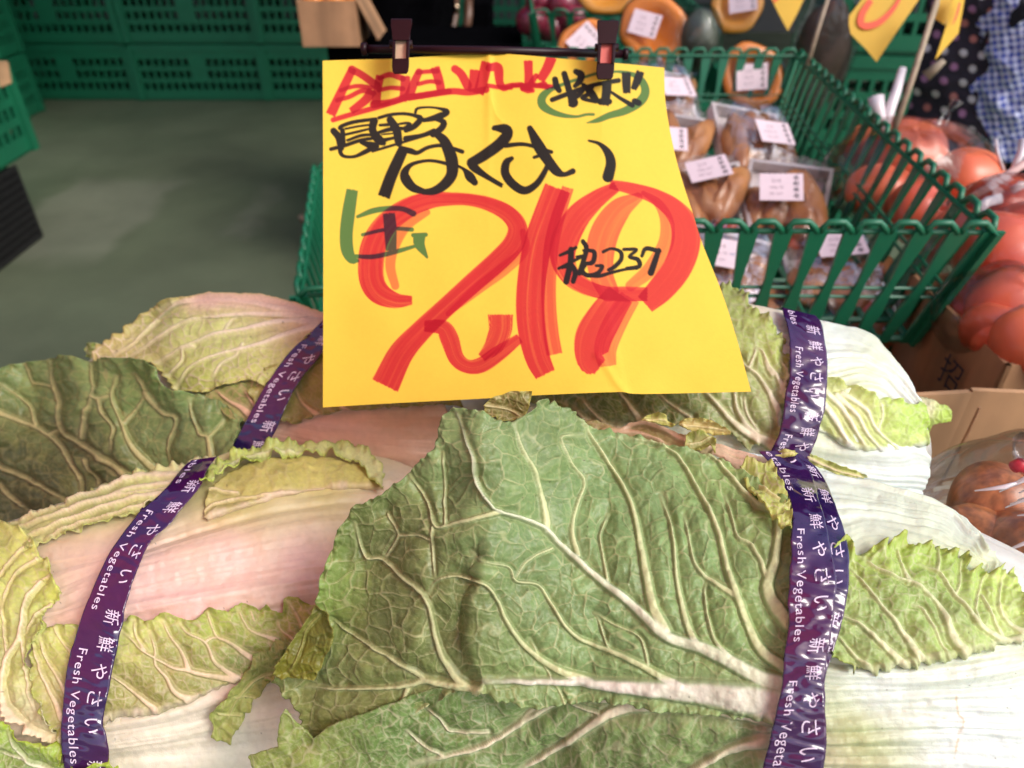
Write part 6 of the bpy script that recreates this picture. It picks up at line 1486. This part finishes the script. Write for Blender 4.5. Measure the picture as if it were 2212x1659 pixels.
# ------------------------------------------------------------------ rod and clips that hold the sign
t = empty('clip_rod', atv(1066, 112, .56), 'dark plum rod with two clips holding the top edge of the yellow sign', 'sign holder')
bm = new_bm(); tube(bm, [atv(786, 106, .546), atv(1066, 109, .557), atv(1352, 117, .570)], .0031, 12); fin('rod', bm, M_plum, t, True)
bm = new_bm(); tube(bm, [atv(781, 106, .546), atv(793, 106, .546)], .0046, 12); fin('end_knob', bm, M_plum, t, True)
bm = new_bm(); tube(bm, [atv(1346, 117, .57), atv(1356, 117, .57)], .0042, 12); fin('end_knob', bm, M_plum, t, True)
bm = new_bm(); tube(bm, [atv(1066, 109, .563), atv(1066, 109, .563) + Vector((0, .10, -.02)), atv(1066, 109, .563) + Vector((0, .11, -.35))], .003, 8); fin('stem', bm, M_plum, t, True)
def clip(cx, top, bot, d, pad, wpx, skew):
    k = d / FPX
    def Q(x, y, z): return atv(cx + x + skew * (y - (top + bot) / 2), y, d - z)
    w = wpx / 2
    c = None
    # outline with flared head, open window in the middle
    bm = new_bm()
    H = bot - top; wy0, wy1 = top + H * .40, top + H * .72; ww = w * .50
    outer = [(-w, top), (w, top), (w * .98, top + H * .12), (w * .82, top + H * .3), (w * .80, bot - H * .12), (w * .62, bot), (-w * .62, bot), (-w * .80, bot - H * .12), (-w * .82, top + H * .3), (-w * .98, top + H * .12)]
    def slab(pl, z0, z1):
        a = [bm.verts.new(Q(x, y, z1)) for x, y in pl]; b = [bm.verts.new(Q(x, y, z0)) for x, y in pl]
        bm.faces.new(a); bm.faces.new(b)
        for i in range(len(pl)): bm.faces.new((a[i], a[(i + 1) % len(pl)], b[(i + 1) % len(pl)], b[i]))
    slab([(-w, top), (w, top), (w * .98, top + H * .12), (w * .82, top + H * .3), (w * .82, wy0), (-w * .82, wy0), (-w * .82, top + H * .3), (-w * .98, top + H * .12)], .006, .011)
    slab([(-w * .82, wy0), (-ww, wy0), (-ww, wy1), (-w * .8, wy1)], .006, .0125); slab([(ww, wy0), (w * .82, wy0), (w * .8, wy1), (ww, wy1)], .006, .0125)
    slab([(-w * .80, wy1), (w * .80, wy1), (w * .8, bot - H * .12), (w * .62, bot), (-w * .62, bot), (-w * .8, bot - H * .12)], .003, .011)
    slab([(-w * .9, top + H * .02), (w * .9, top + H * .02), (w * .75, bot - 4), (-w * .75, bot - 4)], -.008, -.003)     # rear jaw
    cb = fin('clip', bm, M_plum, t, False, .0006)
    bm = new_bm(); slab([(-ww, wy0), (ww, wy0), (ww, wy1), (-ww, wy1)], .002, .0075); o = fin('pad', bm, pad); o.parent = cb; o.matrix_parent_inverse = cb.matrix_world.inverted()
    bm = new_bm(); tube(bm, [Q(-w * 1.05, top + H * .46, .003), Q(w * 1.05, top + H * .46, .003)], .0028, 10); o = fin('hinge_pin', bm, M_plum, None, True); o.parent = cb; o.matrix_parent_inverse = cb.matrix_world.inverted()
clip(866, 40, 160, .526, M_cream, 46, -.02)
clip(1310, 44, 172, .545, M_pinkpad, 48, -.06)

# ------------------------------------------------------------------ hanging cards and stakes
def card(name, pts, d, lab, strokes=(), back=None, group='hanging yellow cards'):
    P = [atv(x, y, dd) for (x, y), dd in zip(pts, d if isinstance(d, (list, tuple)) else [d] * len(pts))]
    t = empty(name, P[0], lab, 'card', group)
    bm = new_bm(); a = [bm.verts.new(p) for p in P]; back_ = [bm.verts.new(p + Vector((0, .0012, 0))) for p in P]
    bm.faces.new(a); bm.faces.new(back_)
    for i in range(len(P)): bm.faces.new((a[i], a[(i + 1) % len(P)], back_[(i + 1) % len(P)], back_[i]))
    bmesh.ops.triangulate(bm, faces=bm.faces)
    fin('paper', bm, M_signy, t)
    for s, w in strokes:
        dd = min(d) if isinstance(d, (list, tuple)) else d
        l = catmull(s, 6); bm = new_bm(); prev = None
        T = np.gradient(l, axis=0); N_ = np.column_stack([-T[:, 1], T[:, 0]]); N_ /= np.linalg.norm(N_, axis=1)[:, None]
        for k in range(len(l)):
            q = k / (len(l) - 1); ww = w * (.35 + .65 * math.sin(math.pi * min(1, .25 + q * .75)))
            r_ = [bm.verts.new(atv(l[k, 0] + N_[k, 0] * ww / 2 * s_, l[k, 1] + N_[k, 1] * ww / 2 * s_, dd - .003)) for s_ in (-1, 1)]
            if prev: bm.faces.new((prev[0], prev[1], r_[1], r_[0]))
            prev = r_
        fin('marker_stroke', bm, M_signr, t)
card('hanging_card', Z('M', '470,-160 350,-10 243,130 240,200 255,275 380,400 465,502 640,240 812,-10 930,-180'), 1.18, 'yellow card with an orange-red curved stroke, corner pointing down', [(Z('M', '420,0 350,110 340,190 400,210 500,170 600,70 680,-60'), 15)])
card('hanging_card', Z('G', '700,-120 760,0 800,80 852,178 900,90 945,-5 1000,-120'), 1.45, 'small yellow card corner beside the pale pumpkin half', [(Z('G', '770,10 800,-20 830,-60'), 7)])
card('hanging_card', Z('M', '940,-80 935,150 1020,205 1060,100 1100,-80'), 1.12, 'folded darker yellow card right behind the bamboo stake')
card('hanging_card', Z('M', '1100,-80 1030,210 940,486 1128,270 1160,100 1190,-80'), [1.08, 1.08, 1.08, 1.10, 1.10, 1.10], 'narrow bright lemon card seen almost edge-on by the blue shirt', [(Z('M', '1140,20 1110,130 1080,200'), 5)])
bm = new_bm(); tube(bm, [atv(1926, 300, 1.06), atv(1972, 165, 1.04), atv(2022, 10, 1.02), atv(2040, -60, 1.0)], .0042, 10); o = fin('bamboo_stake', bm, M_bamboo, None, True); tag(o, 'long bamboo stake leaning right behind the basket, holding the cards', 'stake')
bm = new_bm(); tube(bm, [atv(1742, 150, 1.40), atv(1765, 70, 1.38), atv(1800, -40, 1.36)], .0038, 10); o = fin('bamboo_stake', bm, M_bamboo, None, True); tag(o, 'greyish thin stake left of the brown bag, behind the basket rim', 'stake')
bm = new_bm(); tube(bm, [atv(2190 * 0 + 2000, 165, 1.30), atv(2040, 130, 1.28)], [.010, .005], 8); o = fin('wooden_stick', bm, M_bamboo, None, True); tag(o, 'short pale wooden handle tucked by the polka-dot apron', 'handle')

# ------------------------------------------------------------------ people (only part of each is in the frame)
def skin_person(name, joints, edges, mat, parent):
    me = bpy.data.meshes.new(name)
    names = list(joints); me.from_pydata([joints[n][0] for n in names], [(names.index(a), names.index(b)) for a, b in edges], [])
    o = bpy.data.objects.new(name, me); link(o)
    md = o.modifiers.new('skin', 'SKIN'); md.use_smooth_shade = True
    for i, n in enumerate(names):
        r = joints[n][1]; me.skin_vertices[0].data[i].radius = (r if isinstance(r, tuple) else (r, r))
    me.skin_vertices[0].data[0].use_root = True
    sb = o.modifiers.new('sub', 'SUBSURF'); sb.levels = 2; sb.render_levels = 2
    dg = bpy.context.evaluated_depsgraph_get(); m2 = bpy.data.meshes.new_from_object(o.evaluated_get(dg))
    bpy.data.objects.remove(o)
    m2.materials.clear(); m2.materials.append(mat); m2.polygons.foreach_set('use_smooth', [True] * len(m2.polygons))
    o = bpy.data.objects.new(name, m2); link(o)
    if parent is not None: put(o, parent)
    return o
def figure(cx, cy, face, mat_body, label, mat_skin, lean=0.0):
    t = empty('person', (cx, cy, 0), label, 'person')
    rot = Matrix.Rotation(face, 4, 'Z')
    def J(x, y, z): return tuple(rot @ Vector((x, y, z)) + Vector((cx, cy, 0)))
    j = {'pelvis': (J(0, 0, .92), (.15, .11)), 'belly': (J(0, .01, 1.05), (.14, .10)), 'chest': (J(0, .02, 1.28), (.16, .11)), 'neck': (J(0, .0, 1.46), .055), 'head0': (J(0, -.02, 1.55), .08), 'head1': (J(0, -.02, 1.65), .085),
         'hipL': (J(.09, 0, .86), .095), 'kneeL': (J(.10, -.02, .48), .06), 'ankL': (J(.10, .02, .09), .04), 'toeL': (J(.11, -.13, .03), .035),
         'hipR': (J(-.09, 0, .86), .095), 'kneeR': (J(-.10, -.02, .48), .06), 'ankR': (J(-.10, .02, .09), .04), 'toeR': (J(-.11, -.13, .03), .035),
         'shL': (J(.18, .02, 1.38), .06), 'elL': (J(.25, .02, 1.10), .042), 'wrL': (J(.22, -.14, .92), .028), 'shR': (J(-.18, .02, 1.38), .06), 'elR': (J(-.25, .02, 1.10), .042), 'wrR': (J(-.22, -.14, .92), .028)}
    e = [('pelvis', 'belly'), ('belly', 'chest'), ('chest', 'neck'), ('neck', 'head0'), ('head0', 'head1'), ('pelvis', 'hipL'), ('hipL', 'kneeL'), ('kneeL', 'ankL'), ('ankL', 'toeL'), ('pelvis', 'hipR'), ('hipR', 'kneeR'), ('kneeR', 'ankR'), ('ankR', 'toeR'),
         ('chest', 'shL'), ('shL', 'elL'), ('elL', 'wrL'), ('chest', 'shR'), ('shR', 'elR'), ('elR', 'wrR')]
    for s in ('L', 'R'):      # hands: palm with four fingers and a thumb on its side
        w = Vector(j['wr' + s][0]); d = (w - Vector(j['el' + s][0])).normalized(); sd = d.cross(Vector((0, 0, 1))).normalized()
        j['palm' + s] = (tuple(w + d * .05), (.026, .016)); e.append(('wr' + s, 'palm' + s))
        for k in range(4):
            f0 = w + d * .085 + sd * (.024 - .016 * k); f1 = f0 + d * (.032 - .003 * abs(k - 1)) + Vector((0, 0, -.008)); f2 = f1 + d * .016 + Vector((0, 0, -.02))
            for q, (p, r) in enumerate(((f0, .009), (f1, .0085), (f2, .007))): j[f'f{s}{k}{q}'] = (tuple(p), r)
            e += [('palm' + s, f'f{s}{k}0'), (f'f{s}{k}0', f'f{s}{k}1'), (f'f{s}{k}1', f'f{s}{k}2')]
        th = w + d * .025 + sd * .036; j['th' + s] = (tuple(th), .010); j['th2' + s] = (tuple(th + d * .035 + sd * .012), .0085); e += [('wr' + s, 'th' + s), ('th' + s, 'th2' + s)]
    skin_person('body', j, e, mat_body, t)
    return t, J
M_skin = material('skin', (.46, .27, .19), rough=.5, noise=.06, nscale=60, sss=.1)
M_denim = material('dark trousers', (.014, .013, .017), rough=.8, noise=.2, nscale=60)
def robe(name, cx, cy, rings, mat, parent, folds=9, amp=.02, n=72, face=0.0):
    """hanging cloth: rings of (z, half width, half depth)"""
    bm = new_bm(); R = []
    for k, (z, rx, ry) in enumerate(rings):
        q = k / (len(rings) - 1)
        row = []
        for j in range(n):
            th = 2 * math.pi * j / n; s = 1 + amp * (1 - q) * 2 * math.sin(folds * th + 1.3 * math.sin(z * 5)) + amp * .6 * math.sin(3.7 * th + z * 9)
            v = Vector((rx * math.cos(th) * s, ry * math.sin(th) * s, 0)); v.rotate(Matrix.Rotation(face, 3, 'Z'))
            row.append(bm.verts.new((cx + v.x, cy + v.y, z)))
        R.append(row)
    for k in range(len(R) - 1):
        for j in range(n): bm.faces.new((R[k][j], R[k][(j + 1) % n], R[k + 1][(j + 1) % n], R[k + 1][j]))
    o = fin(name, bm, mat, parent, True)
    return o
# shopper in black
pc = on_y(858, 60, 2.75)
t, J = figure(pc.x, 2.75, 0, M_denim, 'person in a long black coat with dark trousers, standing behind the left clip', M_skin)
robe('long_coat', pc.x, 2.75, [(.38, .21, .17), (.6, .20, .165), (.8, .19, .155), (1.0, .17, .14), (1.2, .19, .145), (1.36, .20, .13), (1.43, .10, .08)], M_black, t, 7, .035)
t = empty('shoulder_bag', atv(1010, 40, 2.55), 'dark bag with worn brown leather straps beside the black coat', 'bag')
bm = new_bm(); box(bm, atv(1035, 62, 2.62), (.10, .14, .20)); fin('bag_body', bm, M_black, t, False, .012)
M_leather = material('brown leather', (.12, .06, .035), rough=.35, noise=.4, nscale=25)
bm = new_bm(); tube(bm, [atv(966, 112, 2.5), atv(975, 80, 2.5), atv(984, 30, 2.5), atv(986, -40, 2.5)], .012, 8); tube(bm, [atv(1008, 72, 2.5), atv(1012, 30, 2.5), atv(1012, -40, 2.5)], .015, 8); fin('strap', bm, M_leather, t, True)
bm = new_bm(); blob(bm, atv(986, 18, 2.48), (.010, .010, .016), None, 12, 8); fin('buckle', bm, material('brass', (.6, .45, .3), rough=.25, metal=1, noise=.1, nscale=50), t, True)
# black draped stand with the small carton
t = empty('draped_stand', (-.47, 2.42, 0), 'stand draped in black cloth behind the left top corner of the sign', 'stand')
xl = on_z(690, 140, .66).x
zst = .70
pst = on_z(700, 100, zst)
bm = new_bm(); box(bm, (pst.x + .27, pst.y + .17, zst / 2), (.54, .30, zst)); fin('drape', bm, M_black, t, False, .01)
cb = on_z(655, 96, zst + .01); kk = 1 / FPX
t = empty('small_carton', Vector((cb.x + .09, cb.y + .06, zst + .002)), 'small worn cardboard box on the black stand, orange things inside', 'box')
cw_ = .15; 
for nm, c, s in [('front_wall', (cb.x + cw_ / 2, cb.y, zst + .060), (cw_, .005, .11)), ('left_wall', (cb.x, cb.y + .075, zst + .060), (.005, .145, .11)), ('right_wall', (cb.x + cw_, cb.y + .075, zst + .060), (.005, .145, .11)), ('rear_wall', (cb.x + cw_ / 2, cb.y + .15, zst + .055), (cw_, .005, .10)), ('bottom', (cb.x + cw_ / 2, cb.y + .075, zst + .005), (cw_ - .01, .14, .004))]:
    bm = new_bm(); box(bm, c, s); fin(nm, bm, M_card2, t)
plate('open_flap', [Vector((cb.x + cw_ + .003, cb.y, zst + .115)), Vector((cb.x + cw_ + .003, cb.y + .14, zst + .115)), Vector((cb.x + cw_ + .05, cb.y + .14, zst + .02)), Vector((cb.x + cw_ + .05, cb.y, zst + .02))], .004, M_card2, t)
text_obj('みかん', M_navy, t, t.matrix_world.inverted() @ Matrix.Translation((cb.x + cw_ / 2, cb.y - .004, zst + .07)) @ Matrix.Rotation(math.pi / 2, 4, 'X'), .035) if False else None
for i in range(4):
    bm = new_bm(); blob(bm, (cb.x + .032 + .029 * i, cb.y + .045 + .058 * (i % 2), zst + .108), (.028, .028, .024), None, 18, 12, .01, i, .08); o = fin('mandarin', bm, M_pumpkin, None, True)
    tag(o, ['mandarin at the left end of the small cardboard box', 'second mandarin in the small cardboard box', 'third mandarin in the small cardboard box', 'mandarin at the right end of the small cardboard box'][i], 'mandarin', 'mandarins in the small carton')

# shop worker at the right: gingham shirt over a polka-dot apron
t, J = figure(1.13, 1.72, .25, M_denim, 'person in a blue gingham shirt and dark polka-dot apron, at the top right', M_skin)
HP = Head(2120, 150, 1.62, (0, .82, -.57), .75, .24)
def polka(x, y, H, C):
    a = .6; u = (x * math.cos(a) + y * math.sin(a)) / 36.0; v = (-x * math.sin(a) + y * math.cos(a)) / 36.0
    v2 = v + .5 * (np.floor(u) % 2)
    ju = u - np.floor(u) - .5; jv = v2 - np.floor(v2) - .5
    h = hash2(np.floor(u), np.floor(v2), 5)
    m = smooth(.27, .20, np.hypot(ju, jv))[..., None]
    cols = np.where((h < .35)[..., None], np.array(S(232, 228, 226, .7)), np.where((h < .7)[..., None], np.array(S(188, 132, 170, .7)), np.array(S(210, 132, 120, .7))))
    return H * 3, C * (1 - m) + cols * m
leaf('polka_dot_apron', t, Z('M', '880,-80 870,300 800,600 700,900 600,1060 560,1400 900,1500 1400,1500 1500,1400 1500,1000 1400,-80'), HP, 0, step=2.4, base=S(44, 36, 48, .8), net=(0, 0), crumple=2.0, jag=(.5, 30), mat=material('printed cotton', vcol=True, rough=.85, noise=.05, nscale=100), seed=91, extra=polka, vary=.05, skirt=.004)
def gingham(x, y, H, C):
    a = -.12; u = (x * math.cos(a) + y * math.sin(a)) / 16.0 + .5 * np.sin(y / 90.) ; v = (-x * math.sin(a) + y * math.cos(a)) / 15.0
    su = smooth(-.25, .25, np.sin(u * 2 * math.pi)); sv = smooth(-.25, .25, np.sin(v * 2 * math.pi))
    k = (su + sv)[..., None] / 2
    C = np.array(S(226, 232, 255, .95)) * (1 - k) + np.array(S(38, 66, 170, .9)) * k
    return H * 5, C
M_shirt = material('woven gingham', vcol=True, rough=.8, noise=.05, nscale=100, bump=.0006, bscale=300)
HS = Head(2260, 60, 1.50, (0, .82, -.57), .7, .22)
leaf('gingham_shirt', t, Z('M', '1190,-80 1180,0 1150,200 1130,300 1050,380 940,420 900,330 1030,470 1170,430 1300,350 1400,200 1380,330 1320,420 1340,560 1230,600 1215,700 1260,860 1290,960 1350,1060 1420,1180 1500,1310 1659,1320 1850,1300 1850,-80'), HS, .0, step=2.2, base=S(60, 70, 130, .8), net=(0, 0), crumple=2.2, jag=(.5, 30), mat=M_shirt, seed=92, extra=gingham, vary=.05, skirt=.004)
leaf('dark_waist_fold', t, Z('M', '1659,20 1600,60 1550,110 1530,200 1560,230 1620,180 1700,140 1800,120 1800,0'), HS, .012, step=2.2, base=S(26, 24, 34, .8), net=(0, 0), crumple=1.5, jag=(.5, 30), mat=MATS['printed cotton'], seed=93, skirt=.004)
